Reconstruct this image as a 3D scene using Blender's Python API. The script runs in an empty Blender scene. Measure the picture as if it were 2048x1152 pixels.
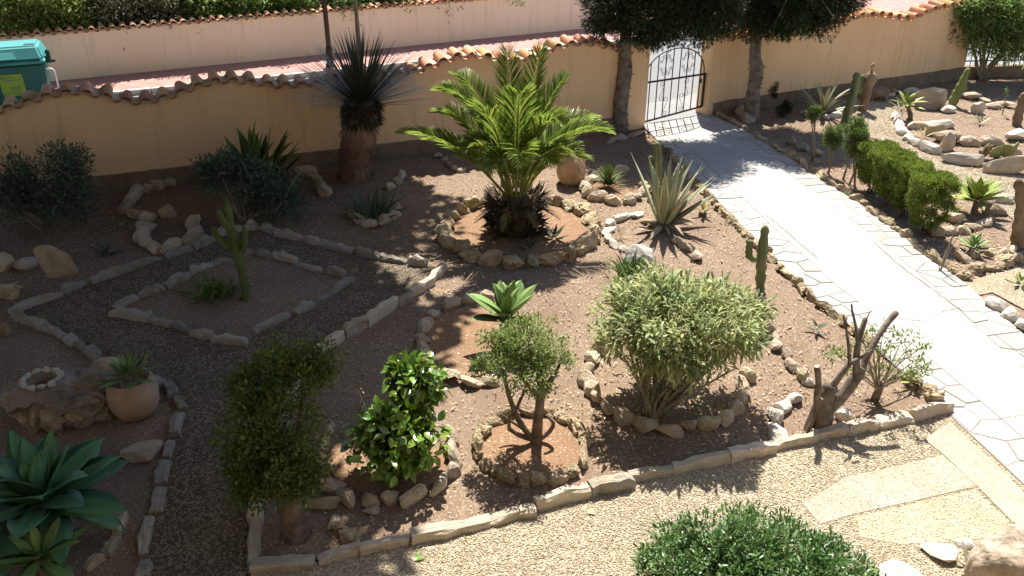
import bpy, bmesh, math, random
import numpy as np
from mathutils import Vector, Matrix, noise

sc = bpy.context.scene
COL = sc.collection
R = math.radians

# ------------------------------------------------------------------ camera, sky, sun, exposure
FPX, PITCH, CAMH = 1700.0, R(27.5), 5.5          # photograph is 2048 x 1152
cam_d = bpy.data.cameras.new('camera'); cam = bpy.data.objects.new('camera', cam_d); COL.objects.link(cam)
cam.location = (0, 0, CAMH); cam.rotation_euler = (R(90) - PITCH, 0, 0)
cam_d.sensor_width = 36; cam_d.lens = 36 * FPX / 2048; cam_d.clip_end = 900; cam_d.clip_start = .05
sc.camera = cam
SUN_EL, SUN_AZ = R(54), R(5)
SV = Vector((math.sin(SUN_AZ) * math.cos(SUN_EL), math.cos(SUN_AZ) * math.cos(SUN_EL), math.sin(SUN_EL)))
w = bpy.data.worlds.new('World'); sc.world = w; w.use_nodes = True
nt = w.node_tree; nt.nodes.clear()
sky = nt.nodes.new('ShaderNodeTexSky'); sky.sky_type = 'NISHITA'; sky.sun_disc = False
sky.sun_elevation = SUN_EL; sky.sun_rotation = SUN_AZ
bg = nt.nodes.new('ShaderNodeBackground'); bg.inputs[1].default_value = .078
wo = nt.nodes.new('ShaderNodeOutputWorld')
nt.links.new(sky.outputs[0], bg.inputs[0]); nt.links.new(bg.outputs[0], wo.inputs[0])
sun_d = bpy.data.lights.new('sun', 'SUN'); sun_d.energy = 5.0; sun_d.angle = R(.6); sun_d.color = (1, .955, .88)
sun = bpy.data.objects.new('sun', sun_d); COL.objects.link(sun)
sun.rotation_euler = SV.to_track_quat('Z', 'Y').to_euler(); sun.location = (0, 10, 30)
sc.view_settings.view_transform = 'Standard'; sc.view_settings.look = 'None'
sc.view_settings.gamma = 1; sc.view_settings.use_curve_mapping = False
sc.view_settings.exposure = 1.15

# ------------------------------------------------------------------ survey helpers (photo pixel -> metres)
CP, SP = math.cos(PITCH), math.sin(PITCH)
def ray(px, py):
    u, v = (px - 1024) / FPX, (576 - py) / FPX
    return Vector((u, CP + v * SP, -SP + v * CP))
def g(px, py, z=0.0):                       # the point of the ground seen at that pixel
    d = ray(px, py); t = (z - CAMH) / d.z
    return Vector((d.x * t, d.y * t, z))
def at(px, py, Y):                          # the point seen at that pixel, Y metres away
    d = ray(px, py); t = Y / d.y
    return Vector((d.x * t, Y, CAMH + d.z * t))
def ppm(p):                                 # photo pixels per metre there
    return FPX / (p.y * CP + (CAMH - p.z) * SP)

# ------------------------------------------------------------------ objects
def tag(o, label=None, cat=None, group=None, kind=None):
    if label: o['label'] = label
    if cat: o['category'] = cat
    if group: o['group'] = group
    if kind: o['kind'] = kind
    return o
def thing(name, label, cat, loc=(0, 0, 0), rz=0, group=None):
    o = bpy.data.objects.new(name, None); COL.objects.link(o); o.empty_display_size = .1
    o.location = loc; o.rotation_euler = (0, 0, rz)
    return tag(o, label, cat, group)
def link(name, me, parent=None, loc=None, rot=None, scl=None, mat=None):
    o = bpy.data.objects.new(name, me); COL.objects.link(o)
    if parent is not None: o.parent = parent
    if loc is not None: o.location = loc
    if rot is not None: o.rotation_euler = rot
    if scl is not None: o.scale = scl
    if mat is not None and me is not None and not me.materials: me.materials.append(mat)
    return o
def npmesh(name, V, F, mat=None, smooth=False, mi=None):
    V = np.asarray(V, np.float32); F = np.asarray(F, np.int32); k = F.shape[1]
    me = bpy.data.meshes.new(name)
    me.vertices.add(len(V)); me.vertices.foreach_set('co', V.ravel())
    me.loops.add(F.size); me.loops.foreach_set('vertex_index', F.ravel())
    me.polygons.add(len(F)); me.polygons.foreach_set('loop_start', np.arange(0, F.size, k, dtype=np.int32))
    if smooth: me.polygons.foreach_set('use_smooth', np.ones(len(F), bool))
    mats = mat if isinstance(mat, (list, tuple)) else ([mat] if mat else [])
    for m in mats: me.materials.append(m)
    if mi is not None: me.polygons.foreach_set('material_index', np.asarray(mi, np.int32))
    me.update(calc_edges=True); me.validate()
    return me
def pymesh(name, V, F, mat=None, smooth=False):
    me = bpy.data.meshes.new(name); me.from_pydata([tuple(v) for v in V], [], F); me.update()
    if mat: me.materials.append(mat)
    if smooth: me.polygons.foreach_set('use_smooth', [True] * len(me.polygons))
    return me
def bmmesh(name, bm, mat=None, smooth=False):
    me = bpy.data.meshes.new(name); bm.normal_update(); bm.to_mesh(me); bm.free()
    if mat: me.materials.append(mat)
    if smooth: me.polygons.foreach_set('use_smooth', [True] * len(me.polygons))
    return me

# ------------------------------------------------------------------ materials
def lin(r, gg, b):                          # sRGB 0-255 -> linear
    return tuple(((c / 255) / 12.92 if c <= 10 else ((c / 255 + .055) / 1.055) ** 2.4) for c in (r, gg, b)) + (1,)
def M(name, c1, c2, scale=4., detail=6, rough=.9, bump=.25, bscale=14., rand=None, ramt=.2, transl=0., coords='Object', spec=.3, lo=.35, hi=.65, hue=0., c3=None, s3=1.2, dist=.02, coat=0, streak=None):
    m = bpy.data.materials.new(name); m.use_nodes = True
    n = m.node_tree.nodes; l = m.node_tree.links; n.clear()
    out = n.new('ShaderNodeOutputMaterial'); b = n.new('ShaderNodeBsdfPrincipled')
    b.inputs['Roughness'].default_value = rough; b.inputs['Specular IOR Level'].default_value = spec
    if coat: b.inputs['Coat Weight'].default_value = coat; b.inputs['Coat Roughness'].default_value = .25
    if coords == 'World':
        tc = n.new('ShaderNodeNewGeometry').outputs['Position']
    else:
        tc = n.new('ShaderNodeTexCoord').outputs[coords]
    oi = n.new('ShaderNodeObjectInfo')
    mul = n.new('ShaderNodeMath'); mul.operation = 'MULTIPLY'; mul.inputs[1].default_value = 37.
    l.new(oi.outputs['Random'], mul.inputs[0])
    def noi(s, d):
        t = n.new('ShaderNodeTexNoise'); t.noise_dimensions = '4D'
        t.inputs['Scale'].default_value = s; t.inputs['Detail'].default_value = d; t.inputs['Roughness'].default_value = .6
        l.new(tc, t.inputs['Vector']); l.new(mul.outputs[0], t.inputs['W'])
        return t.outputs['Fac']
    def rampmix(fac, a, bcol, lo, hi):
        mr = n.new('ShaderNodeMapRange'); mr.inputs[1].default_value = lo; mr.inputs[2].default_value = hi
        l.new(fac, mr.inputs[0])
        mx = n.new('ShaderNodeMix'); mx.data_type = 'RGBA'
        l.new(mr.outputs[0], mx.inputs[0])
        for k, c in ((6, a), (7, bcol)):
            if hasattr(c, 'is_output'): l.new(c, mx.inputs[k])
            else: mx.inputs[k].default_value = tuple(c)[:3] + (1,)
        return mx.outputs[2]
    col = rampmix(noi(scale, detail), c1, c2, lo, hi)
    if c3 is not None: col = rampmix(noi(s3, 4), col, c3, .48, .72)
    if streak is not None:                   # rain streaks and grime running down a wall
        mp = n.new('ShaderNodeMapping'); mp.inputs['Scale'].default_value = (5, 5, .35); l.new(tc, mp.inputs[0])
        st = n.new('ShaderNodeTexNoise'); st.inputs['Scale'].default_value = 1.6; st.inputs['Detail'].default_value = 8; st.inputs['Roughness'].default_value = .65; l.new(mp.outputs[0], st.inputs['Vector'])
        col = rampmix(st.outputs['Fac'], col, streak, .53, .86)
    if rand:
        hs = n.new('ShaderNodeHueSaturation'); l.new(col, hs.inputs['Color'])
        src = oi.outputs['Random'] if rand == 'object' else n.new('ShaderNodeNewGeometry').outputs['Random Per Island']
        mr = n.new('ShaderNodeMapRange'); mr.inputs[3].default_value = 1 - ramt; mr.inputs[4].default_value = 1 + ramt
        l.new(src, mr.inputs[0]); l.new(mr.outputs[0], hs.inputs['Value'])
        if hue:
            h = n.new('ShaderNodeMath'); h.operation = 'MULTIPLY'; h.inputs[1].default_value = 7.31; l.new(src, h.inputs[0])
            fr = n.new('ShaderNodeMath'); fr.operation = 'FRACT'; l.new(h.outputs[0], fr.inputs[0])
            mh = n.new('ShaderNodeMapRange'); mh.inputs[3].default_value = .5 - hue; mh.inputs[4].default_value = .5 + hue
            l.new(fr.outputs[0], mh.inputs[0]); l.new(mh.outputs[0], hs.inputs['Hue'])
        col = hs.outputs[0]
    l.new(col, b.inputs['Base Color'])
    if bump:
        bp = n.new('ShaderNodeBump'); bp.inputs['Strength'].default_value = bump; bp.inputs['Distance'].default_value = dist
        l.new(noi(bscale, 8), bp.inputs['Height']); l.new(bp.outputs[0], b.inputs['Normal'])
    if transl:
        t = n.new('ShaderNodeBsdfTranslucent'); l.new(col, t.inputs[0])
        mx = n.new('ShaderNodeMixShader'); mx.inputs[0].default_value = transl
        l.new(b.outputs[0], mx.inputs[1]); l.new(t.outputs[0], mx.inputs[2]); l.new(mx.outputs[0], out.inputs[0])
    else:
        l.new(b.outputs[0], out.inputs[0])
    return m
def pebbly(name, base, c_lo, c_hi, vscale, rough=.95, bump=.8, fine=3.0, patch=None, thr=.45):    # small stones bedded in earth
    m = bpy.data.materials.new(name); m.use_nodes = True
    n = m.node_tree.nodes; l = m.node_tree.links; n.clear()
    out = n.new('ShaderNodeOutputMaterial'); b = n.new('ShaderNodeBsdfPrincipled')
    b.inputs['Roughness'].default_value = rough; b.inputs['Specular IOR Level'].default_value = .15
    pos = n.new('ShaderNodeNewGeometry').outputs['Position']
    def vor(s):
        v = n.new('ShaderNodeTexVoronoi'); v.inputs['Scale'].default_value = s; v.inputs['Randomness'].default_value = 1
        l.new(pos, v.inputs['Vector']); return v
    v1, v2 = vor(vscale), vor(vscale * fine)
    sep = n.new('ShaderNodeSeparateColor'); l.new(v1.outputs['Color'], sep.inputs[0])
    mx = n.new('ShaderNodeMix'); mx.data_type = 'RGBA'; mx.inputs[6].default_value = c_lo + (1,); mx.inputs[7].default_value = c_hi + (1,)
    l.new(sep.outputs[0], mx.inputs[0])
    # only some of the cells are stones, the rest is fine earth
    gt = n.new('ShaderNodeMapRange'); gt.inputs[1].default_value = thr; gt.inputs[2].default_value = thr + .1
    no = n.new('ShaderNodeTexNoise'); no.inputs['Scale'].default_value = 1.1; no.inputs['Detail'].default_value = 7; no.inputs['Roughness'].default_value = .65; l.new(pos, no.inputs['Vector'])
    ad = n.new('ShaderNodeMath'); ad.operation = 'ADD'; l.new(sep.outputs[1], ad.inputs[0])
    mm = n.new('ShaderNodeMath'); mm.operation = 'MULTIPLY_ADD'; mm.inputs[1].default_value = .8; mm.inputs[2].default_value = -.4; l.new(no.outputs[0], mm.inputs[0])
    l.new(mm.outputs[0], ad.inputs[1]); l.new(ad.outputs[0], gt.inputs[0])
    fm = n.new('ShaderNodeMix'); fm.data_type = 'RGBA'; l.new(gt.outputs[0], fm.inputs[0])
    n2 = n.new('ShaderNodeTexNoise'); n2.inputs['Scale'].default_value = 22; n2.inputs['Detail'].default_value = 8; n2.inputs['Roughness'].default_value = .7; l.new(pos, n2.inputs['Vector'])
    bm_ = n.new('ShaderNodeMix'); bm_.data_type = 'RGBA'
    bm_.inputs[6].default_value = tuple(c * .62 for c in base) + (1,); bm_.inputs[7].default_value = tuple(c * 1.38 for c in base) + (1,)
    l.new(n2.outputs[0], bm_.inputs[0])
    bcol = bm_.outputs[2]
    if patch:
        n3 = n.new('ShaderNodeTexNoise'); n3.inputs['Scale'].default_value = .8; n3.inputs['Detail'].default_value = 5; l.new(pos, n3.inputs['Vector'])
        mr = n.new('ShaderNodeMapRange'); mr.inputs[1].default_value = .45; mr.inputs[2].default_value = .65; l.new(n3.outputs[0], mr.inputs[0])
        pm = n.new('ShaderNodeMix'); pm.data_type = 'RGBA'; pm.inputs[7].default_value = patch + (1,); l.new(mr.outputs[0], pm.inputs[0]); l.new(bcol, pm.inputs[6]); bcol = pm.outputs[2]
    l.new(bcol, fm.inputs[6]); l.new(mx.outputs[2], fm.inputs[7])
    l.new(fm.outputs[2], b.inputs['Base Color'])
    hh = n.new('ShaderNodeMath'); hh.operation = 'MULTIPLY_ADD'; hh.inputs[1].default_value = -1.0
    l.new(v1.outputs['Distance'], hh.inputs[0]); l.new(n2.outputs[0], hh.inputs[2])
    bp = n.new('ShaderNodeBump'); bp.inputs['Strength'].default_value = bump; bp.inputs['Distance'].default_value = .02
    l.new(hh.outputs[0], bp.inputs['Height']); l.new(bp.outputs[0], b.inputs['Normal'])
    l.new(b.outputs[0], out.inputs[0])
    return m

MT = {}
MT['soil'] = pebbly('soil', (.215, .152, .106), (.22, .15, .10), (.46, .35, .24), 70, patch=(.178, .121, .082), thr=.78, bump=.32)
MT['red_soil'] = pebbly('red_soil', (.262, .155, .092), (.25, .14, .08), (.42, .30, .19), 60, patch=(.23, .145, .09), thr=.75, bump=.5)
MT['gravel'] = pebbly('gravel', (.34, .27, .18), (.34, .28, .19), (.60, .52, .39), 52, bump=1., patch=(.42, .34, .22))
MT['grey_shade_gravel'] = pebbly('grey_shade_gravel', (.125, .092, .062), (.12, .095, .066), (.38, .315, .23), 52, bump=1.)  # walk gravel: greyer, and tree shade is partly put into its colour
MT['sand'] = M('sand', (.38, .30, .19), (.48, .40, .28), 3, 8, .95, .3, 70, coords='World')
MT['concrete'] = M('concrete', (.335, .322, .30), (.385, .372, .352), 2.2, 9, .9, .12, 45, coords='World', c3=(.36, .35, .335), s3=6)
MT['rough_concrete'] = M('rough_concrete', (.31, .26, .19), (.44, .385, .30), 30, 8, .95, .5, 80, coords='World', c3=(.43, .385, .32), s3=2.2)
MT['paver'] = M('paver', (.345, .322, .288), (.43, .408, .375), 5, 7, .85, .25, 30, rand='object', ramt=.13, coords='World', hue=.01)
MT['grout'] = M('grout', (.28, .256, .224), (.325, .30, .266), 9, 7, .95, .3, 60, coords='World')
MT['stone'] = M('stone', (.37, .285, .19), (.56, .455, .325), 2.2, 10, .95, .9, 5, rand='object', ramt=.2, c3=(.50, .43, .34), s3=1.2, hue=.012, dist=.06)
MT['tufa'] = M('tufa', (.37, .275, .16), (.66, .535, .35), 3.2, 10, .97, 1., 6, rand='object', ramt=.18, hue=.012, dist=.1)
MT['white_stone'] = M('white_stone', (.42, .37, .30), (.62, .575, .51), 2.2, 9, .9, .5, 5, rand='object', ramt=.1, c3=(.5, .44, .36), s3=1.6, dist=.05)
MT['slab'] = M('slab', (.41, .325, .23), (.61, .51, .385), 2.5, 10, .95, .8, 6, rand='object', ramt=.28, c3=(.46, .41, .34), s3=1.0, hue=.012, dist=.05)
MT['slab_grey_shade'] = M('slab_grey_shade', (.25, .215, .175), (.41, .365, .305), 2.5, 10, .95, .8, 6, rand='object', ramt=.28, c3=(.33, .31, .28), s3=1.0, hue=.012, dist=.05)  # greyer slab copy, with the shade on the left rows put into its colour
MT['boulder'] = M('boulder', (.33, .19, .10), (.46, .30, .175), 2., 10, .95, .6, 6, c3=(.50, .37, .24), s3=1.5, dist=.05)
MT['plaster'] = M('plaster', (.84, .56, .315), (.89, .615, .36), 1.1, 8, .95, .2, 120, coords='World', c3=(.79, .54, .31), s3=.5, dist=.004, streak=(.56, .37, .19))
MT['plaster_far'] = M('plaster_far', (.89, .755, .585), (.93, .80, .63), .9, 8, .95, .15, 90, coords='World', c3=(.86, .73, .56), s3=.4, dist=.004, streak=(.62, .50, .38))
MT['house_paint'] = M('house_paint', (.30, .235, .155), (.35, .28, .19), 1., 7, .95, .2, 90, coords='World', dist=.004)
MT['glass'] = M('glass', (.02, .025, .03), (.03, .035, .04), 2, 2, .1, 0)
MT['dark_tufa'] = M('dark_tufa', (.17, .135, .10), (.36, .30, .235), 3.2, 10, .97, 1., 6, rand='object', ramt=.18, dist=.1)
MT['plinth'] = M('plinth', (.17, .118, .075), (.27, .195, .13), 4, 9, .97, .6, 30, coords='World')
MT['tile'] = M('tile', (.50, .22, .10), (.62, .34, .185), 5, 8, .9, .35, 30, rand='object', ramt=.22, hue=.02, c3=(.60, .42, .28), s3=3)
MT['mortar'] = M('mortar', (.55, .46, .36), (.64, .55, .44), 8, 6, .95, .3, 40)
MT['kerb'] = M('kerb', (.46, .44, .40), (.58, .555, .51), 6, 7, .9, .2, 50, coords='World')
MT['asphalt'] = M('asphalt', (.17, .17, .168), (.22, .22, .215), 30, 6, .9, .3, 120, coords='World', c3=(.195, .195, .19), s3=.7)
MT['near_pave'] = M('near_pave', (.22, .22, .215), (.27, .268, .262), 9, 7, .9, .2, 60, coords='World')
MT['iron'] = M('iron', (.018, .017, .016), (.03, .028, .026), 8, 4, .55, .1, 40)
MT['lamp_iron'] = M('lamp_iron', (.028, .018, .013), (.045, .03, .022), 5, 4, .6, .1, 30)
MT['bin_body'] = M('bin_body', (.018, .105, .098), (.024, .125, .115), 1.5, 5, .45, .05, 20)
MT['bin_lid'] = M('bin_lid', (.055, .27, .275), (.07, .31, .31), 2.5, 5, .5, .05, 20)
MT['bin_dark'] = M('bin_dark', (.012, .05, .048), (.02, .065, .06), 3, 4, .6, .05, 20)
MT['sticker'] = M('sticker', (.22, .36, .05), (.27, .42, .06), 6, 4, .5, 0)
MT['print'] = M('print', (.10, .17, .10), (.14, .22, .14), 6, 4, .5, 0)
MT['white_metal'] = M('white_metal', (.74, .72, .72), (.8, .79, .79), 6, 4, .4, 0)
MT['rubber'] = M('rubber', (.02, .02, .02), (.03, .03, .03), 6, 4, .8, .1)
MT['terracotta'] = M('terracotta', (.32, .21, .135), (.42, .30, .205), 2.6, 8, .9, .3, 18, c3=(.40, .32, .25), s3=2)
MT['bark'] = M('bark', (.085, .06, .042), (.24, .18, .135), 7, 9, .95, 1., 14, dist=.03, rand='object', ramt=.12)
MT['grey_bark'] = M('grey_bark', (.12, .095, .075), (.30, .245, .20), 8, 9, .95, 1., 16, dist=.03, c3=(.10, .07, .055), s3=2.5)
MT['dry_wood'] = M('dry_wood', (.07, .053, .042), (.23, .185, .145), 9, 9, .95, .8, 16, dist=.02)
MT['cut_wood'] = M('cut_wood', (.46, .36, .25), (.55, .45, .33), 12, 6, .9, .2, 30)
MT['twig'] = M('twig', (.20, .165, .12), (.32, .27, .20), 12, 6, .95, .3, 20)
MT['shag'] = M('shag', (.20, .125, .085), (.36, .25, .18), 6, 6, .95, .3, 20, rand='island', ramt=.35)
MT['shag_dark'] = M('shag_dark', (.05, .042, .03), (.12, .092, .066), 6, 6, .95, .3, 20, rand='island', ramt=.35)
MT['boot'] = M('boot', (.045, .032, .022), (.12, .085, .055), 5, 6, .95, .4, 20, rand='island', ramt=.35)
MT['dead'] = M('dead', (.30, .22, .13), (.44, .34, .21), 5, 6, .95, .3, 20, rand='island', ramt=.25)
def leafm(name, a, b_, ramt=.35, hue=.02, tr=.3, rough=.55, spec=.35, rand='island'):
    MT[name] = M(name, a, b_, 3, 3, rough, 0, rand=rand, ramt=ramt, hue=hue, transl=tr, spec=spec)
leafm('lf_palm', (.19, .27, .04), (.29, .37, .07), tr=0.42, rough=.42, spec=.5)
leafm('lf_palm_rachis', (0.260, 0.286, 0.058), (0.338, 0.351, 0.091), .2)
leafm('lf_yucca', (.040, .052, .028), (.065, .078, .044), tr=0.15, rough=.45, spec=.5)
leafm('lf_spiky', (0.135, 0.195, 0.045), (0.225, 0.285, 0.090), tr=0.3)
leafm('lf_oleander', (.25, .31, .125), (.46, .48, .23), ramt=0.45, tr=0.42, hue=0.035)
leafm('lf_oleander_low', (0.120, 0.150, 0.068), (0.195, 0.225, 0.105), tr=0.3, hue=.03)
leafm('lf_small_tree', (.15, .22, .055), (.28, .33, .11), ramt=0.4, tr=0.42)
leafm('lf_glossy', (.12, .22, .025), (.20, .31, .045), .3, .02, .22, .26, .6, rand='object')
leafm('lf_glossy_in', (.11, .20, .022), (.18, .28, .04), .3, .02, .22, .3, .6)
leafm('lf_dark', (.085, .12, .022), (.14, .18, .036), tr=0.25)
leafm('lf_greygreen', (0.072, 0.111, 0.072), (0.111, 0.156, 0.104), tr=0.2)
leafm('lf_bottom', (0.070, 0.143, 0.037), (0.127, 0.217, 0.062), tr=0.28, rough=.4, spec=.5)
leafm('lf_cypress', (.026, .042, .012), (.042, .062, .020), .35, .02, .12)
leafm('lf_box', (0.143, 0.203, 0.030), (0.232, 0.292, 0.054), tr=0.34)
leafm('lf_box_dark', (0.090, 0.143, 0.033), (0.150, 0.210, 0.060), tr=0.3)
leafm('lf_far_yellow', (.28, .35, .09), (.42, .47, .15), tr=0.45)
leafm('lf_far_grey', (.16, .165, .09), (.26, .25, .15), .3, .03, .2)
leafm('lf_far_green', (.17, .27, .07), (.29, .38, .12), tr=0.45)
leafm('lf_shade', (.03, .05, .018), (.05, .075, .026), tr=.05)
leafm('lf_sparse', (0.147, 0.210, 0.042), (0.224, 0.294, 0.084), tr=0.34)
leafm('lf_aloe', (.06, .095, .055), (.09, .13, .075), .2, .02, .08, rand='object')
leafm('lf_attenuata', (0.163, 0.260, 0.072), (0.221, 0.338, 0.104), .15, .02, .12, .5, rand='object')
leafm('lf_attenuata_yellow', (.24, .31, .055), (.32, .38, .09), .15, .02, .15, .5, rand='object')
leafm('lf_attenuata_dark', (.08, .21, .10), (.13, .29, .14), .2, .025, .08, .5, rand='object')
leafm('lf_agave', (.30, .31, .20), (.37, .38, .25), .12, .01, .06, .55, rand='object')
leafm('lf_margin', (0.506, 0.440, 0.187), (0.616, 0.550, 0.286), .12, .01, .06, .6, rand='object')
leafm('lf_dead', (.30, .24, .15), (.42, .34, .22), .25, .02, .05, .8, rand='object')
leafm('lf_tuft', (.08, .145, .035), (.13, .20, .06), tr=.25)
leafm('lf_strelitzia', (.12, .19, .035), (.18, .25, .055), .3, .02, .3, .45, rand='object')
MT['cactus'] = M('cactus', (.12, .145, .055), (.19, .21, .095), 4, 6, .8, .3, 20, c3=(.22, .20, .12), s3=2)
MT['cactus_dark'] = M('cactus_dark', (.07, .095, .025), (.115, .145, .045), 4, 6, .8, .3, 20)
MT['cactus_pale'] = M('cactus_pale', (.15, .19, .05), (.22, .26, .085), 4, 6, .8, .3, 20, c3=(.18, .22, .07), s3=2)
MT['cactus_brown'] = M('cactus_brown', (.16, .105, .06), (.28, .20, .125), 5, 7, .9, .4, 20, c3=(.36, .27, .18), s3=2)
MT['opuntia'] = M('opuntia', (.21, .23, .08), (.29, .30, .13), 4, 6, .8, .2, 20)
MT['pebble'] = M('pebble', (.48, .40, .27), (.64, .56, .42), 3, 3, .9, 0, rand='island', ramt=.4, hue=.015)
MT['pebble_grey_shade'] = M('pebble_grey_shade', (.23, .18, .125), (.36, .295, .215), 3, 3, .9, 0, rand='island', ramt=.5, hue=.015)  # loose stones of the walk, darkened to carry its shade as well
MT['chips'] = M('chips', (.38, .28, .185), (.52, .41, .28), 3, 3, .95, 0, rand='island', ramt=.4, hue=.02)

def brick_mat():
    m = bpy.data.materials.new('red_pavers'); m.use_nodes = True
    n = m.node_tree.nodes; l = m.node_tree.links
    b = n['Principled BSDF']; b.inputs['Roughness'].default_value = .9
    mp = n.new('ShaderNodeMapping'); mp.inputs['Rotation'].default_value = (0, 0, -R(25))
    l.new(n.new('ShaderNodeNewGeometry').outputs['Position'], mp.inputs[0])
    t = n.new('ShaderNodeTexBrick'); t.inputs['Scale'].default_value = 2.5
    t.inputs['Color1'].default_value = (.36, .17, .135, 1); t.inputs['Color2'].default_value = (.46, .25, .21, 1); t.inputs['Mortar'].default_value = (.26, .17, .15, 1)
    t.inputs['Mortar Size'].default_value = .018
    l.new(mp.outputs[0], t.inputs['Vector'])
    no = n.new('ShaderNodeTexNoise'); no.inputs['Scale'].default_value = 5; no.inputs['Detail'].default_value = 8
    mx = n.new('ShaderNodeMix'); mx.data_type = 'RGBA'; mx.blend_type = 'OVERLAY'; mx.inputs[0].default_value = .5
    l.new(t.outputs[0], mx.inputs[6]); l.new(no.outputs['Color'], mx.inputs[7])
    l.new(t.outputs[0], mx.inputs[6]); l.new(t.outputs[0], b.inputs['Base Color'])
    return m
MT['red_pavers'] = brick_mat()

# ------------------------------------------------------------------ shape helpers
def tube(pts, radii, sides=7, cap=True, jit=0., rng=None, ribs=0, ribdepth=.25):
    """swept tube: verts, quads"""
    P = [Vector(p) for p in pts]; n = len(P); V = []; F = []
    up = Vector((.3, .9, .1)).normalized()
    for i in range(n):
        t = (P[min(i + 1, n - 1)] - P[max(i - 1, 0)]).normalized()
        x = t.cross(up);  x = x.normalized() if x.length > 1e-4 else Vector((1, 0, 0))
        y = t.cross(x)
        for k in range(sides):
            a = 2 * math.pi * k / sides; r = radii[i]
            if ribs: r *= 1 - (ribdepth if k % 2 else 0)
            if rng is not None: r *= 1 + jit * (rng.random() * 2 - 1)
            V.append(P[i] + (x * math.cos(a) + y * math.sin(a)) * r)
    for i in range(n - 1):
        for k in range(sides):
            F.append((i * sides + k, i * sides + (k + 1) % sides, (i + 1) * sides + (k + 1) % sides, (i + 1) * sides + k))
    if cap:
        V.append(P[0]); V.append(P[-1]); a, b = len(V) - 2, len(V) - 1
        for k in range(sides):
            F.append((a, (k + 1) % sides, k)); F.append((b, (n - 1) * sides + k, (n - 1) * sides + (k + 1) % sides))
    return V, F
def merge(*vf):
    V = []; F = []
    for v, f in vf:
        o = len(V); V += list(v); F += [tuple(i + o for i in q) for q in f]
    return V, F
def bez(a, b, c, n):
    a, b, c = Vector(a), Vector(b), Vector(c)
    return [a * (1 - t) ** 2 + b * 2 * t * (1 - t) + c * t * t for t in [i / (n - 1) for i in range(n)]]
def poly_through(pts, n):                    # resample polyline smoothly
    P = [Vector(p) for p in pts]; out = []
    m = len(P) - 1
    for i in range(n):
        s = i / (n - 1) * m; k = min(int(s), m - 1); t = s - k
        p0 = P[max(k - 1, 0)]; p1 = P[k]; p2 = P[k + 1]; p3 = P[min(k + 2, m)]
        out.append(.5 * ((2 * p1) + (p2 - p0) * t + (2 * p0 - 5 * p1 + 4 * p2 - p3) * t * t + (3 * p1 - p0 - 3 * p2 + p3) * t ** 3))
    return out
def box(x0, x1, y0, y1, z0, z1):
    V = [(x, y, z) for z in (z0, z1) for y in (y0, y1) for x in (x0, x1)]
    return V, [(0, 2, 3, 1), (4, 5, 7, 6), (0, 1, 5, 4), (2, 6, 7, 3), (0, 4, 6, 2), (1, 3, 7, 5)]
def beveled(V, F, wdt, seg=2, mat=None, name='m', smooth=False):
    bm = bmesh.new(); vs = [bm.verts.new(v) for v in V]
    for f in F: bm.faces.new([vs[i] for i in f])
    bmesh.ops.recalc_face_normals(bm, faces=bm.faces)
    bmesh.ops.bevel(bm, geom=bm.edges[:], offset=wdt, segments=seg, affect='EDGES', clamp_overlap=True)
    return bmmesh(name, bm, mat, smooth)
def lathe(prof, seg=24):
    V = []; F = []
    for r, z in prof:
        for k in range(seg):
            a = 2 * math.pi * k / seg; V.append((r * math.cos(a), r * math.sin(a), z))
    for i in range(len(prof) - 1):
        for k in range(seg): F.append((i * seg + k, i * seg + (k + 1) % seg, (i + 1) * seg + (k + 1) % seg, (i + 1) * seg + k))
    return V, F

# stones -----------------------------------------------------------
def stone_mesh(name, seed, sub=2, rough=.25, facets=5, mat=None, flat=.75, smooth=False, pits=0.):
    rng = random.Random(seed)
    bm = bmesh.new(); bmesh.ops.create_icosphere(bm, subdivisions=sub, radius=.5)
    planes = []
    for _ in range(facets):
        d = Vector((rng.uniform(-1, 1), rng.uniform(-1, 1), rng.uniform(-.6, 1))).normalized(); planes.append((d, rng.uniform(.25, .42)))
    off = Vector((rng.uniform(-50, 50), rng.uniform(-50, 50), rng.uniform(-50, 50)))
    for v in bm.verts:
        p = v.co.copy()
        p.x = math.copysign(abs(p.x * 2) ** flat / 2, p.x); p.y = math.copysign(abs(p.y * 2) ** flat / 2, p.y); p.z = math.copysign(abs(p.z * 2) ** flat / 2, p.z)
        p *= 1 + rough * noise.noise(p * 2.2 + off) + rough * .5 * noise.noise(p * 5 + off)
        for d, h in planes:
            e = p.dot(d) - h
            if e > 0: p -= d * e * .9
        if pits: p *= 1 - pits * max(0, noise.noise(p * 9 + off)) - pits * .6 * max(0, noise.noise(p * 19 + off))
        v.co = p
    xs = [v.co for v in bm.verts]
    for ax in range(3):
        lo = min(p[ax] for p in xs); hi = max(p[ax] for p in xs); s = 1 / (hi - lo)
        for v in bm.verts: v.co[ax] = (v.co[ax] - (lo + hi) / 2) * s
    me = bmmesh(name, bm, mat, smooth)
    return me
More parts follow.
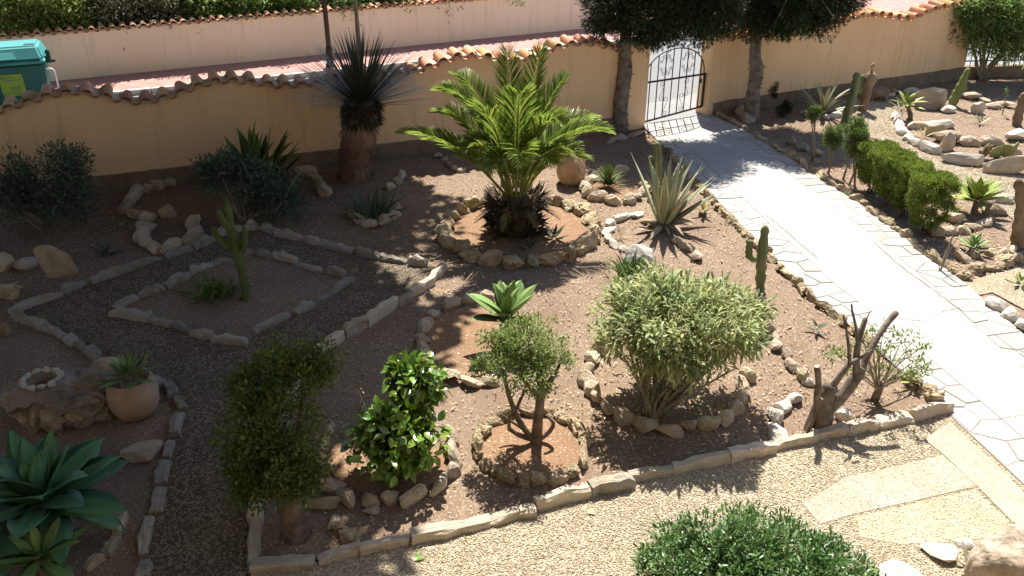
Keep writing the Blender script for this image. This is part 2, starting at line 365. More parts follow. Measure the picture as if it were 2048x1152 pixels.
def slab_mesh(name, seed, mat, drop=.34, end=.3):
    rng = random.Random(seed); nx = 5
    V = []; F = []
    for i in range(nx + 1):
        x = -.5 + i / nx
        top = .5 - rng.uniform(0, drop) - (rng.uniform(.02, end) if i in (0, nx) else 0)
        bow = rng.uniform(-.08, .08); tp = rng.uniform(.62, 1)
        xx = x + rng.uniform(-.04, .04)
        V += [(xx, -.5 * tp + bow, -.5), (xx + rng.uniform(-.03, .03), -.5 * tp + bow + rng.uniform(-.06, .06), top - .14), (xx + rng.uniform(-.03, .03), -.28 + bow, top), (xx, .30 + bow, top - rng.uniform(-.03, .10)), (xx, .5 * tp + bow, top - .25), (xx, .5 * tp + bow, -.5)]
    for i in range(nx):
        for k in range(5): F.append((i * 6 + k, (i + 1) * 6 + k, (i + 1) * 6 + k + 1, i * 6 + k + 1))
    F.append(tuple(range(5, -1, -1))[::1]); F.append(tuple(nx * 6 + k for k in range(6)))
    bm = bmesh.new(); vs = [bm.verts.new(v) for v in V]
    for f in F: bm.faces.new([vs[i] for i in f])
    bmesh.ops.recalc_face_normals(bm, faces=bm.faces)
    return bmmesh(name, bm, mat)
LUMP = {k: [stone_mesh('stone', 100 + i, 2, .22, 10, MT[k], .62) for i in range(9)] for k in ('stone', 'white_stone')}
LUMP['tufa'] = [stone_mesh('stone', 300 + i, 3, .5, 3, MT['tufa'], .8, pits=.28) for i in range(8)]
LUMP['slab'] = [slab_mesh('stone', 500 + i, MT['slab']) for i in range(9)]
LUMP['grey_shade_slab'] = [slab_mesh('stone', 500 + i, MT['slab_grey_shade']) for i in range(9)]  # same slabs in the shade-darkened grey
LUMP['long_slab'] = [slab_mesh('stone', 600 + i, MT['slab'], .22, .08) for i in range(9)]
STN = [0]
def edging(name, label, pts, kind='stone', size=.25, wid=.2, hgt=.2, gap=.0, sink=.3, closed=False, seed=1, px=True, vary=.35, group='stone edgings of the beds', tilt=.12, parent=None, off=.25, cat='stone edging'):
    rng = random.Random(seed)
    W = [g(*p) if px else Vector((p[0], p[1], 0)) for p in pts]
    if closed: W.append(W[0].copy())
    root = parent or thing(name, label, cat, W[0], 0, group)
    base = root.location if parent is None else parent.location
    seg = [(W[i + 1] - W[i]).length for i in range(len(W) - 1)]; L = sum(seg); s = 0.
    def pos(s):
        for i, q in enumerate(seg):
            if s <= q or i == len(seg) - 1: return W[i].lerp(W[i + 1], min(1.05, s / q)), (W[i + 1] - W[i])
            s -= q
    while s < L - size * .25:
        l = size * rng.uniform(1 - vary, 1 + vary) * (1.25 if rng.random() < .2 else 1)
        if s + l > L + size * .3: l = max(size * .5, L - s)
        p, t = pos(min(L, s + l / 2)); a = math.atan2(t.y, t.x)
        n = Vector((-t.y, t.x, 0)).normalized()
        ww = wid * rng.uniform(.75, 1.25); h = hgt * rng.uniform(.7, 1.3)
        p = p + n * rng.uniform(-off, off) * wid * .5
        if kind in ('slab', 'long_slab', 'grey_shade_slab'):
            me = rng.choice(LUMP[kind]); rz = a + rng.uniform(-.08, .08); fl = math.pi if rng.random() < .5 else 0
            ro = (rng.uniform(-tilt, tilt), rng.uniform(-.1, .1), rz + fl); sl = (l * 1.03, ww, h * rng.uniform(.75, 1.2))
        else:
            me = rng.choice(LUMP[kind]); ro = (rng.uniform(-.4, .4), rng.uniform(-.4, .4), a + rng.uniform(-.5, .5)); sl = (l * 1.18, ww, h)
        o = link('stone', me, root, (p.x - base.x, p.y - base.y, h * (.5 - sink)), ro, sl)
        s += l * (1 + gap * rng.uniform(.3, 1.7))
    return root
def rock(px, py, wpx, hpx, label, kind='stone', name='rock', dep=.8, rz=0., seed=0, rot=(0, 0), mesh=None, sink=.15, cat='rock', group=None, parent=None):
    p = g(px, py); k = ppm(p); W = wpx / k; dpr = math.atan2(CAMH, p.y); H = hpx / k * 1.0
    D = W * dep; Hz = max(.05, (H - D * .75 * math.sin(dpr)) / math.cos(dpr)) if mesh is None else H
    Hz = max(Hz, W * .28)
    me = mesh or LUMP[kind][seed % len(LUMP[kind])]
    o = link(name, me, parent, (p.x - (parent.location.x if parent else 0), p.y + D * .4 - (parent.location.y if parent else 0), Hz * (.5 - sink)), (rot[0], rot[1], rz), (W, D, Hz * (1 + sink)))
    if parent is None: tag(o, label, cat, group)
    return o

# foliage ----------------------------------------------------------
T2 = (np.array([(0, 0, 0), (.45, .5, .06), (1, 0, -.04), (.45, -.5, .06)], float), np.array([(0, 2, 1), (0, 3, 2)]))       # x along, y across (scaled by width)
T4 = (np.array([(0, 0, 0), (.28, .42, .05), (.28, 0, 0), (.28, -.42, .05), (.66, .40, .02), (.66, 0, -.03), (.66, -.40, .02), (1, 0, -.14)], float),
      np.array([(0, 2, 1), (0, 3, 2), (1, 2, 4), (2, 5, 4), (2, 3, 5), (3, 6, 5), (4, 5, 7), (5, 6, 7)]))
def leaves(name, pos, X, N, L, Wd, mat, parent=None, T=T2, kind=None, loc=None):
    """one mesh of many leaves: pos, axis X, approx normal N, lengths L, width ratio Wd"""
    pos = np.asarray(pos, float); X = np.asarray(X, float); N = np.asarray(N, float)
    X = X / (np.linalg.norm(X, axis=1, keepdims=True) + 1e-9)
    Y = np.cross(N, X); Y = Y / (np.linalg.norm(Y, axis=1, keepdims=True) + 1e-9); Z = np.cross(X, Y)
    tv, tf = T; n = len(pos); k = len(tv)
    L = np.broadcast_to(np.asarray(L, float), (n,)); Wd = np.broadcast_to(np.asarray(Wd, float), (n,))
    V = pos[:, None, :] + L[:, None, None] * (tv[None, :, 0:1] * X[:, None, :] + (tv[None, :, 1:2] * Wd[:, None, None]) * Y[:, None, :] + tv[None, :, 2:3] * Z[:, None, :])
    F = (np.arange(n) * k)[:, None, None] + tf[None]
    me = npmesh(name, V.reshape(-1, 3), F.reshape(-1, tf.shape[1]), mat)
    o = link(name, me, parent, loc)
    if kind: o['kind'] = kind
    return o
def unit(rs, n):
    v = rs.normal(size=(n, 3)); return v / np.linalg.norm(v, axis=1, keepdims=True)
def crown(rs, center, rad, nc, per, cr, shell=(.55, .95), zmin=-1., zmax=1., fill=.25):
    """leaf positions clumped over an ellipsoid; returns positions and outward directions"""
    c = np.array(center, float); rad = np.array(rad, float)
    d = unit(rs, nc * 3); d = d[(d[:, 2] >= zmin) & (d[:, 2] <= zmax)][:nc]
    sh = rs.uniform(shell[0], shell[1], size=(len(d), 1))
    cc = d * sh
    nf = int(len(d) * fill)
    if nf: cc[:nf] *= rs.uniform(.2, .8, size=(nf, 1))
    sz = rs.uniform(.6, 1.3, size=len(cc))
    P = []; O = []
    for k in range(len(cc)):
        m = max(3, int(per * sz[k] ** 2))
        q = unit(rs, m) * (rs.uniform(0, 1, size=(m, 1)) ** .45) * cr * sz[k]
        pp = cc[k] * rad + q
        P.append(pp); O.append(q / (cr * sz[k]) + cc[k] * .8)
    P = np.concatenate(P) + c; O = np.concatenate(O)
    return P, O / (np.linalg.norm(O, axis=1, keepdims=True) + 1e-6)
def leafy(name, rs, P, O, L, Wd, mat, parent, T=T2, up=.3, spread=.8, kind=None, droop=0., lvar=.35):
    n = len(P)
    X = O + spread * rs.normal(size=(n, 3)) * .6; X[:, 2] += up - droop
    N = rs.normal(size=(n, 3)) * .6; N[:, 2] += 1.3; N[:, 1] += .55; N += O * .4
    Ls = L * (1 + lvar * (rs.uniform(size=n) * 2 - 1))
    return leaves(name, P, X, N, Ls, Wd, mat, parent, T, kind)

# thick strap leaf (agave, aloe): own closed mesh ---------------------------
def strap_mesh(name, L, W, bend=.5, chan=.35, thick=.16, prof='agave', nseg=10, mats=None, twist=0., tip=.0):
    """grows along +X from the origin, bending down by `bend` radians; loop of 6 verts, margin strips get slot 1"""
    V = []; F = []; mi = []
    x = z = 0.; ang = 0.
    for i in range(nseg + 1):
        t = i / nseg
        if prof == 'agave': wv = (.62 + .55 * math.sin(math.pi * min(1, t * 1.05) ** .8)) * (1 - t ** 4) * .86
        elif prof == 'broad': wv = (.42 + .62 * math.sin(math.pi * min(1., t * .92 + .04)) ** .9) * (1 - t ** 6) if t < 1 else 0
        elif prof == 'sword': wv = (1 - t ** 2.2)
        else: wv = math.sin(math.pi * (.12 + .88 * t)) ** .8
        if i == nseg: wv = .015
        wd = W * wv / 2; th = W * thick * (1 - t * .85)
        c, s_ = math.cos(ang), math.sin(ang); ch = chan * wd * (1 - .5 * t)
        tw = twist * t
        loop = [(wd, 0.), (wd * .72, -ch * .45), (0, -ch), (-wd * .72, -ch * .45), (-wd, 0), (0, -ch - th)]
        for (yy, zz) in loop:
            y2 = yy * math.cos(tw) - zz * math.sin(tw); z2 = yy * math.sin(tw) + zz * math.cos(tw)
            V.append((x + s_ * z2, y2, z + c * z2))
        ds = L / nseg; da = bend / nseg * (.5 + t) 
        x += ds * math.cos(ang); z -= ds * math.sin(ang); ang += da
    for i in range(nseg):
        a = i * 6; b = a + 6
        for k in range(6):
            k2 = (k + 1) % 6
            F.append((a + k, b + k, b + k2, a + k2)); mi.append(1 if k in (0, 3) else 0)
    if not (mats and len(mats) > 1): mi = [0] * len(F)
    me = npmesh(name, V, F, mats, True, mi)
    return me
def rosette(name, label, cat, loc, leaf_me, n, e_in=80, e_out=10, r0=.04, stem=0., seed=1, group=None, stem_r=.06, stem_mat='bark', scl=(.55, 1.0), leafname='leaf', jit=8, dead=None, lean=(0, 0), parent=None, zrise=.1):
    rng = random.Random(seed)
    root = parent or thing(name, label, cat, loc, rng.uniform(0, 6.28), group)
    base = Vector((lean[0], lean[1], stem))
    if stem > .03:
        pts = bez((0, 0, -.05), (lean[0] * .3, lean[1] * .3, stem * .6), base, 7)
        V, F = tube(pts, [stem_r * 1.25 - i * stem_r * .04 for i in range(7)], 9, True, .15, rng)
        link('stem', pymesh('stem', V, F, MT[stem_mat], True), root)
    ml = leaf_me if isinstance(leaf_me, list) else [leaf_me]
    for i in range(n):
        t = (i + .5) / n                     # 0 inner .. 1 outer
        e = R(e_in + (e_out - e_in) * t ** .9 + rng.uniform(-jit, jit)); a = i * 2.39996 + rng.uniform(-.15, .15)
        s = scl[0] + (scl[1] - scl[0]) * min(1, t * 1.6); s *= rng.uniform(.9, 1.08)
        me = ml[i % len(ml)] if not (dead and t > .9) else dead
        link(leafname, me, root, (base.x + math.cos(a) * r0 * t, base.y + math.sin(a) * r0 * t, base.z + zrise * (1 - t)), (rng.uniform(-.15, .15), -e, a), (s, s, s))
    return root

# ================================================================== SETTING: ground, path, street
def sheet(name, pts, z, mat, kind='structure', parent=None, th=0.):
    V = [(p[0], p[1], z) for p in pts]; n = len(V)
    bm = bmesh.new(); vs = [bm.verts.new(v) for v in V]; f = bm.faces.new(vs)
    if f.normal.z < 0 or True:
        bm.normal_update()
        if f.normal.z < 0: f.normal_flip()
    bmesh.ops.triangulate(bm, faces=bm.faces[:])
    if th:
        r = bmesh.ops.extrude_face_region(bm, geom=bm.faces[:])
        for v in [e for e in r['geom'] if isinstance(e, bmesh.types.BMVert)]: v.co.z -= th
    o = link(name, bmmesh(name, bm, mat), parent)
    if kind: o['kind'] = kind
    return o
def in_poly(x, y, P):
    x = np.asarray(x); y = np.asarray(y); c = np.zeros(x.shape, bool); n = len(P)
    for i in range(n):
        x0, y0 = P[i][0], P[i][1]; x1, y1 = P[i - 1][0], P[i - 1][1]
        if y0 == y1: continue
        k = ((y0 > y) != (y1 > y)) & (x < (x1 - x0) * (y - y0) / (y1 - y0) + x0); c ^= k
    return c

sheet('ground', [(-300, -60), (300, -60), (300, 500), (-300, 500)], -.09, MT['soil'])
# garden soil with real lumps
nx, ny = 270, 235; gx = np.linspace(-15, 17, nx); gy = np.linspace(.5, 24.5, ny)
XX, YY = np.meshgrid(gx, gy); ZZ = np.zeros_like(XX)
for i in range(ny):
    for j in range(nx):
        p = Vector((XX[i, j], YY[i, j], 0))
        ZZ[i, j] = -.012 + .008 * noise.noise(p * 1.3) + .012 * noise.noise(p * 4.1) + .012 * noise.noise(p * 8.3 + Vector((3, 1, 5)))
ZZ = np.minimum(ZZ, .001)
V = np.stack([XX, YY, ZZ], -1).reshape(-1, 3); I = np.arange(nx * ny).reshape(ny, nx)
F = np.stack([I[:-1, :-1], I[:-1, 1:], I[1:, 1:], I[1:, :-1]], -1).reshape(-1, 4)
# beyond the wall there is the street, not soil
keep = V[F[:, 0], 1] < 17.4 + .44 * V[F[:, 0], 0] + .1
o = link('garden_soil', npmesh('garden_soil', V, F[keep], MT['soil'], True)); o['kind'] = 'structure'

# path edges in metres
PLp = [g(*p) for p in [(1283, 250), (1330, 298), (1399, 368), (1496, 468), (1610, 583), (1708, 660), (1800, 742), (1905, 838), (2040, 965), (2200, 1130)]]
PRp = [g(*p) for p in [(1420, 229), (1496, 265), (1568, 310), (1716, 405), (1816, 480), (1936, 573), (2048, 671), (2170, 780), (2400, 1000), (2700, 1300)]]
class Line:
    def __init__(s, P):
        s.P = P; s.L = [0]
        for a, b in zip(P, P[1:]): s.L.append(s.L[-1] + (b - a).length)
    def at(s, d):
        for i in range(len(s.P) - 1):
            if d <= s.L[i + 1] or i == len(s.P) - 2:
                t = (d - s.L[i]) / (s.L[i + 1] - s.L[i]); return s.P[i].lerp(s.P[i + 1], t), (s.P[i + 1] - s.P[i]).normalized()
PLn, PRn = Line(PLp), Line(PRp)
PBW = .50
path_poly = PLp + PRp[::-1]
PZ = .022
# concrete middle, kept inside the two stone borders
def inset(line, side, w_, n=26):
    out = []
    for i in range(n):
        p, t = line.at(line.L[-1] * i / (n - 1)); out.append(p + Vector((-t.y, t.x, 0)) * side * w_)
    return out
inL, inR = inset(PLn, 1, PBW), inset(PRn, -1, PBW)
path = sheet('path', PLp + PRp[::-1], PZ - .006, MT['grout'])
cen = sheet('concrete_strip', inL + inR[::-1], PZ, MT['concrete'], None, path, .02)
def clip(poly, a, b, c):                     # keep a*x+b*y<=c
    out = []
    for i in range(len(poly)):
        p, q = poly[i], poly[(i + 1) % len(poly)]
        dp, dq = a * p[0] + b * p[1] - c, a * q[0] + b * q[1] - c
        if dp <= 0: out.append(p)
        if (dp < 0 < dq) or (dq < 0 < dp):
            t = dp / (dp - dq); out.append((p[0] + (q[0] - p[0]) * t, p[1] + (q[1] - p[1]) * t))
    return out
def paving(line, side, seed):
    rng = random.Random(seed); L = line.L[-1]; S = []
    u = .1
    while u < L:                              # alternately one large stone and two or three small ones
        k = rng.choice([1, 1, 2, 2, 2])
        for j in range(k): S.append((u + rng.uniform(-.06, .06), PBW * (j + .5 + rng.uniform(-.2, .2)) / k))
        u += rng.uniform(.22, .42)
    for i, s in enumerate(S):
        poly = [(max(0, s[0] - .9), .0), (min(L, s[0] + .9), .0), (min(L, s[0] + .9), PBW), (max(0, s[0] - .9), PBW)]
        for j, q in enumerate(S):
            if i == j or abs(q[0] - s[0]) > 1.6: continue
            dx, dy = q[0] - s[0], q[1] - s[1]; d = math.hypot(dx, dy)
            poly = clip(poly, dx / d, dy / d, (dx * (q[0] + s[0]) / 2 + dy * (q[1] + s[1]) / 2) / d - .011)
            if len(poly) < 3: break
        if len(poly) < 3: continue
        poly = [(u_, min(PBW - .008, max(.004 + .02 * rng.random(), v_))) for u_, v_ in poly]
        W = []
        for u_, v_ in poly:
            p, t = line.at(u_); W.append(p + Vector((-t.y, t.x, 0)) * side * v_)
        c = sum(W, Vector()) / len(W)
        if c.y < 4: continue
        zt = PZ + rng.uniform(-.002, .006); n = len(W)
        if side < 0: W = W[::-1]
        bot = [(p.x - c.x, p.y - c.y, PZ - .02) for p in W]
        mid = [(p.x - c.x, p.y - c.y, zt - .005) for p in W]
        top = [((p.x - c.x) * .965, (p.y - c.y) * .965, zt) for p in W]
        F = [tuple(range(2 * n, 3 * n))] + [(r * n + k, r * n + (k + 1) % n, (r + 1) * n + (k + 1) % n, (r + 1) * n + k) for r in (0, 1) for k in range(n)]
        link('paving_stone', pymesh('paving_stone', bot + mid + top, F, MT['paver']), path, (c.x, c.y, 0))
paving(PLn, 1, 5); paving(PRn, -1, 9)
# open joints and cracks in the concrete: thin dark strips of grout
def crack(pts, wd, seed):
    rng = random.Random(seed); W = poly_through([g(*p) for p in pts], 40); V = []; F = []
    for i, p in enumerate(W):
        t = (W[min(i + 1, 39)] - W[max(i - 1, 0)]).normalized(); nn = Vector((-t.y, t.x, 0)); q = p + nn * rng.uniform(-.012, .012); h = wd * rng.uniform(.3, 1.2) / 2
        V += [(q.x + nn.x * h, q.y + nn.y * h, PZ + .005), (q.x - nn.x * h, q.y - nn.y * h, PZ + .005)]
        if i: F.append((2 * i - 2, 2 * i - 1, 2 * i + 1, 2 * i))
    o = link('crack', pymesh('crack', V, F, MT['plinth']), path)
for k, c in enumerate([[(1748, 488), (1800, 535), (1853, 573), (1905, 612), (1976, 663), (2048, 718)], [(1530, 432), (1560, 455), (1586, 478), (1633, 518)], [(1868, 635), (1890, 625), (1930, 617)], [(1808, 642), (1830, 644), (1850, 643)], [(1995, 840), (2020, 838), (2048, 832)]]):
    crack(c, .014 if k < 2 else .008, k)

# gravel areas and beds
E_front = [(508, 1143), (610, 1130), (700, 1110), (790, 1092), (860, 1072), (950, 1052), (1040, 1034), (1130, 1003), (1240, 972), (1380, 935), (1500, 910), (1600, 886), (1690, 865), (1790, 848), (1905, 822)]
E_right = [(888, 540), (850, 575), (800, 606), (745, 645), (690, 672), (652, 700), (610, 750), (570, 830), (540, 920), (520, 1000), (508, 1080), (505, 1143)]
E_left = [(283, 1165), (295, 1080), (312, 1015), (326, 950), (345, 880), (362, 812), (340, 775), (300, 760)]
E_lowleft = [(30, 632), (70, 648), (112, 665), (150, 684), (196, 712)]
E_upleft = [(22, 628), (100, 598), (165, 572), (250, 545), (310, 522), (400, 494), (455, 470), (505, 458)]
E_upright = [(520, 458), (575, 474), (640, 490), (690, 503), (760, 520), (852, 532)]
D_in = [[(232, 618), (270, 600), (335, 577), (400, 541), (445, 524), (505, 505)], [(512, 508), (570, 522), (620, 540), (690, 552)], [(702, 560), (655, 598), (606, 624), (570, 636), (520, 664)], [(230, 628), (285, 638), (345, 652), (395, 672), (440, 682), (492, 690)]]
walk_poly = [g(*p) for p in E_upleft + E_upright + E_right + [(500, 1180), (280, 1180)] + E_left[:6] + [(250, 735)] + E_lowleft[::-1]]
wk = sheet('gravel_walk', walk_poly, .004, MT['grey_shade_gravel'])
sheet('diamond_bed', [g(*p) for p in D_in[0] + D_in[1] + D_in[2] + D_in[3][::-1]], .010, MT['soil'])
fp = [g(*p) for p in E_front]
front_poly = [g(283, 1180)] + [g(500, 1160)] + fp + [PLn.at(PLn.L[7] - .02)[0], PLn.at(PLn.L[8])[0], PLn.at(PLn.L[9])[0], Vector((6, 1.0, 0)), Vector((-8, 1.0, 0)), Vector((-8, 5.0, 0))]
sheet('gravel_path', front_poly, .008, MT['gravel'])
rp = [(1712, 200), (1775, 196), (1792, 222), (1795, 262), (1830, 298), (1890, 326), (1960, 345), (2060, 352), (2060, 470), (2010, 425), (1960, 410), (1900, 372), (1850, 322), (1790, 290), (1740, 275), (1702, 240)]
sheet('gravel_walk', [g(*p) for p in rp], .004, MT['gravel'])
rp2 = [(1900, 568), (1960, 556), (2060, 530), (2100, 600), (2050, 620), (1985, 585), (1960, 590)]
sheet('gravel_walk', [g(*p) for p in rp2], .004, MT['gravel'])
for nm, P, z, mt in [('concrete_slab', [(1690, 957), (1790, 935), (1884, 912), (1955, 973), (1830, 1003), (1705, 1030), (1640, 1050), (1605, 1010)], .013, 'rough_concrete'),
                     ('concrete_slab', [(1848, 880), (1900, 846), (2000, 940), (2070, 1010), (2070, 1075), (2022, 1044), (1955, 976), (1888, 913)], .017, 'rough_concrete'),
                     ('sand_patch', [(1712, 1036), (1830, 1008), (1948, 980), (2018, 1045), (1990, 1075), (1900, 1085), (1800, 1090), (1720, 1075)], .011, 'sand')]:
    sheet(nm, [g(*p) for p in P], z, MT[mt], 'structure', None, .02)
brg = random.Random(2)
for nm, c, rx, ry in [('palm_bed', (1040, 465), 144, 62), ('tree_bed', (1065, 897), 105, 66), ('glossy_bed', (775, 925), 122, 68), ('agave_bed', (925, 685), 76, 74), ('yucca_bed', (1228, 378), 52, 22)]:
    sheet(nm, [g(c[0] + rx * brg.uniform(.93, 1.02) * math.cos(a), c[1] + ry * brg.uniform(.93, 1.02) * math.sin(a)) for a in np.linspace(0, 2 * math.pi, 40)[:-1]], .003, MT['red_soil'])

# street -------------------------------------------------------------
FA, FB = g(130, 160, .12), g(1190, 55, .12)
fdir = (FB - FA).normalized(); fn = Vector((-fdir.y, fdir.x, 0))
KA, KB = g(215, 184, .12), g(1236, 80, .12); kdir = (KB - KA).normalized(); kn = Vector((-kdir.y, kdir.x, 0))
def off(P, d, a, n=None, b=0): return P + d * a + (n * b if n is not None else Vector())
WL0, WL1 = g(183, 386), g(1243, 260)                       # near garden wall, left run: front foot line
wdir = (WL1 - WL0).normalized(); wn = Vector((-wdir.y, wdir.x, 0))
CL, CR = g(1290, 254), g(1414, 232)                        # inner front corners of the two gate pillars
gdir = (CR - CL).normalized(); gn = Vector((-gdir.y, gdir.x, 0))
WR0, WR1 = g(1475, 222), g(1915, 158)
rdir = (WR1 - WR0).normalized(); rn = Vector((-rdir.y, rdir.x, 0))
back = [off(WL0, wdir, -9, wn, .2), off(WL1, wdir, 0, wn, .22), off(CL, gdir, 0, gn, .0), off(CR, gdir, 0, gn, .0), off(WR0, rdir, 0, rn, .2), off(WR1, rdir, 12, rn, .2)]
sheet('road', back + [off(KB, kdir, 30, kn, -.13), off(KA, kdir, -30, kn, -.13)], .002, MT['asphalt'])
nearp = back + [p + Vector((-.4, .92, 0)) * 1.5 for p in back[::-1]]
npv = sheet('near_pavement', nearp, .012, MT['near_pave'])
sheet('far_pavement', [off(KA, kdir, -30), off(KB, kdir, 30), off(FB, fdir, 30, fn, .3), off(FA, fdir, -30, fn, .3)], .12, MT['red_pavers'])
sheet('far_garden', [off(FA, fdir, -30, fn, .2), off(FB, fdir, 30, fn, .2), off(FB, fdir, 30, fn, 12), off(FA, fdir, -30, fn, 12)], .14, MT['soil'])
kt = thing('kerb', 'pale concrete kerb along the red far pavement', 'kerb', KA, math.atan2(kdir.y, kdir.x)); kt['kind'] = 'structure'; del kt['category']; del kt['label']
kme = beveled(*box(0, .985, -.13, .012, -.13, .008), .012, 2, MT['kerb'], 'kerb_stone')
for i in range(-3, 24): link('kerb_stone', kme, kt, (i * 1.0, 0, random.Random(i).uniform(-.003, .003)))

# garden walls with barrel tile coping --------------------------------
def plane_hit(px, py, P0, d):
    n = Vector((-d.y, d.x, 0)); r_ = ray(px, py); O = Vector((0, 0, CAMH)); t = (P0 - O).dot(n) / r_.dot(n); h = O + r_ * t
    return (h - P0).dot(d), h.z
def tile_mesh(name, r, L, cover=True):
    V = []; F = []; n = 9; th = .013
    for j, (yy, s) in enumerate(((-.10, 1.), (L - .10, .86))):
        for lay in (0, 1):
            for k in range(n):
                a = math.pi * (k / (n - 1)) * .94 + .03 * math.pi; rr = r * s - lay * th
                V.append((rr * math.cos(a), yy, (rr * math.sin(a) if cover else -rr * math.sin(a)) + (0)))
    for k in range(n - 1):
        F += [(k, k + 1, 2 * n + k + 1, 2 * n + k), (n + k, 3 * n + k, 3 * n + k + 1, n + k + 1), (k, n + k, n + k + 1, k + 1), (2 * n + k, 2 * n + k + 1, 3 * n + k + 1, 3 * n + k)]
    F += [(0, 2 * n, 3 * n, n), (n - 1, 2 * n - 1, 4 * n - 1, 3 * n - 1)]
    bm = bmesh.new(); vs = [bm.verts.new(v) for v in V]
    for f in F: bm.faces.new([vs[i] for i in f])
    bmesh.ops.recalc_face_normals(bm, faces=bm.faces)
    return bmmesh(name, bm, MT['tile'], False)
TC, TP = tile_mesh('tile', .10, .42), tile_mesh('tile', .095, .40, False)
def interp(xs, ys, x):
    return float(np.interp(x, xs, ys))
def wall_run(name, label, P0, d, s0, s1, prof, pitch, mat, plinth=.30, th=.20, tsc=1., seed=3):
    rng = random.Random(seed)
    root = thing(name, label, 'wall', P0, math.atan2(d.y, d.x), 'tile-topped street walls')
    xs = [p[0] for p in prof]; zs = [p[1] for p in prof]
    N = max(2, int((s1 - s0) / .12)); V = []; F = []
    for i in range(N + 1):
        s = s0 + (s1 - s0) * i / N; z = interp(xs, zs, s) - .085 * tsc
        V += [(s, 0, -.1), (s, 0, z), (s, th, z), (s, th, -.1)]
        if i:
            a = 4 * (i - 1); b = 4 * i; F += [(a, b, b + 1, a + 1), (a + 1, b + 1, b + 2, a + 2), (a + 2, b + 2, b + 3, a + 3)]
    F += [(0, 1, 2, 3), (4 * N, 4 * N + 3, 4 * N + 2, 4 * N + 1)]
    link('wall_panel', pymesh('wall_panel', V, F, mat), root)
    if plinth:
        V = []; F = []
        M_ = int((s1 - s0) / .15)
        for i in range(M_ + 1):
            s = s0 + (s1 - s0) * i / M_; z = plinth + rng.uniform(-.008, .008); y = -.035 + rng.uniform(-.008, .008)
            V += [(s, y - .02, -.1), (s, y, z - .02), (s, -.0, z), (s, .02, -.1)]
            if i: a = 4 * (i - 1); b = 4 * i; F += [(a, b, b + 1, a + 1), (a + 1, b + 1, b + 2, a + 2)]
        link('plinth', pymesh('plinth', V, F, MT['plinth']), root)
    s = s0 + pitch * .5
    # mortar bed under the tiles
    V = []; F = []
    for i in range(N + 1):
        q = s0 + (s1 - s0) * i / N; z = interp(xs, zs, q) - .085 * tsc
        V += [(q, -.02, z + .001), (q, -.02, z + .05 * tsc), (q, th + .02, z + .06 * tsc), (q, th + .02, z + .001)]
        if i: a = 4 * (i - 1); b = 4 * i; F += [(a, b, b + 1, a + 1), (a + 1, b + 1, b + 2, a + 2), (a + 2, b + 2, b + 3, a + 3)]
    link('mortar_bed', pymesh('mortar_bed', V, F, MT['mortar']), root)
    while s < s1:
        sl = math.atan2(interp(xs, zs, s + .1) - interp(xs, zs, s - .1), .2)
        for k, me in ((0, TC), (1, TP)):
            q = s + k * pitch * .5; z = interp(xs, zs, q) - (.035 if k == 0 else .002) * tsc
            link('tile', me, root, (q, rng.uniform(-.018, .018), z), (R(6) + rng.uniform(-.05, .05), -sl + rng.uniform(-.05, .05), rng.uniform(-.05, .05)), (tsc, tsc, tsc))
        s += pitch
    return root
prof_px = [(-120, 250), (-60, 234), (0, 214), (30, 206), (60, 196), (90, 186), (120, 180), (150, 178), (190, 182), (225, 190), (255, 197), (285, 198), (320, 191), (350, 183), (385, 169), (430, 156), (470, 155), (512, 160), (560, 166), (600, 164), (640, 156), (690, 146), (740, 142), (790, 143), (830, 137), (870, 123), (910, 108), (950, 105), (990, 111), (1030, 116), (1060, 111), (1090, 97), (1120, 87), (1150, 81), (1190, 83), (1260, 99)]
pl = [plane_hit(x, y, WL0, wdir) for x, y in prof_px]
wall_run('garden_wall', 'long ochre garden wall with wavy terracotta tile top behind the palm', WL0, wdir, pl[0][0], (WL1 - WL0).length + .1, pl, .30, MT['plaster'])
prof_px = [(1440, 78), (1500, 62), (1560, 52), (1640, 46), (1690, 37), (1720, 27), (1760, 24), (1790, 30), (1820, 33), (1850, 20), (1880, 10), (1920, 4), (1960, -2), (2060, -20), (2300, -60)]
pr = [plane_hit(x, y, WR0, rdir) for x, y in prof_px]
rlen = plane_hit(1960, 0, WR0, rdir)[0]
wall_run('garden_wall', 'shorter ochre garden wall right of the gate with orange tile top', WR0, rdir, -.75, rlen, pr, .30, MT['plaster'], seed=8)
pf = [plane_hit(107, 73, FA, fdir), plane_hit(912, 8, FA, fdir)]
pf = [(-15, pf[0][1]), pf[0], pf[1], (40, pf[1][1])]
wall_run('street_wall', 'pinkish cream wall with tile top across the street', FA, fdir, -5, 17.6, pf, .25, MT['plaster_far'], 0, .2, .85, 12)

def pillar(name, label, C, side, wd, dp, h):
    root = thing(name, label, 'gate pillar', C, math.atan2(gdir.y, gdir.x), 'gate pillars')
    x0, x1 = (-wd, 0) if side < 0 else (0, wd)
    link('shaft', beveled(*box(x0, x1, 0, dp, -.1, h), .015, 2, MT['plaster'], 'shaft'), root)
    link('cap', beveled(*box(x0 - .012, x1 + .012, -.012, dp + .012, h, h + .035), .01, 2, MT['kerb'], 'cap'), root)
    return root
hl = plane_hit(1302, 84, CL, gdir)[1]; hr = plane_hit(1430, 66, CR, gdir)[1]
pillar('gate_pillar', 'ochre gate pillar on the palm side, behind a tree trunk', CL, -1, .62, .42, hl)
pillar('gate_pillar', 'ochre gate pillar on the rockery side with the latch', CR, 1, .60, .42, hr)

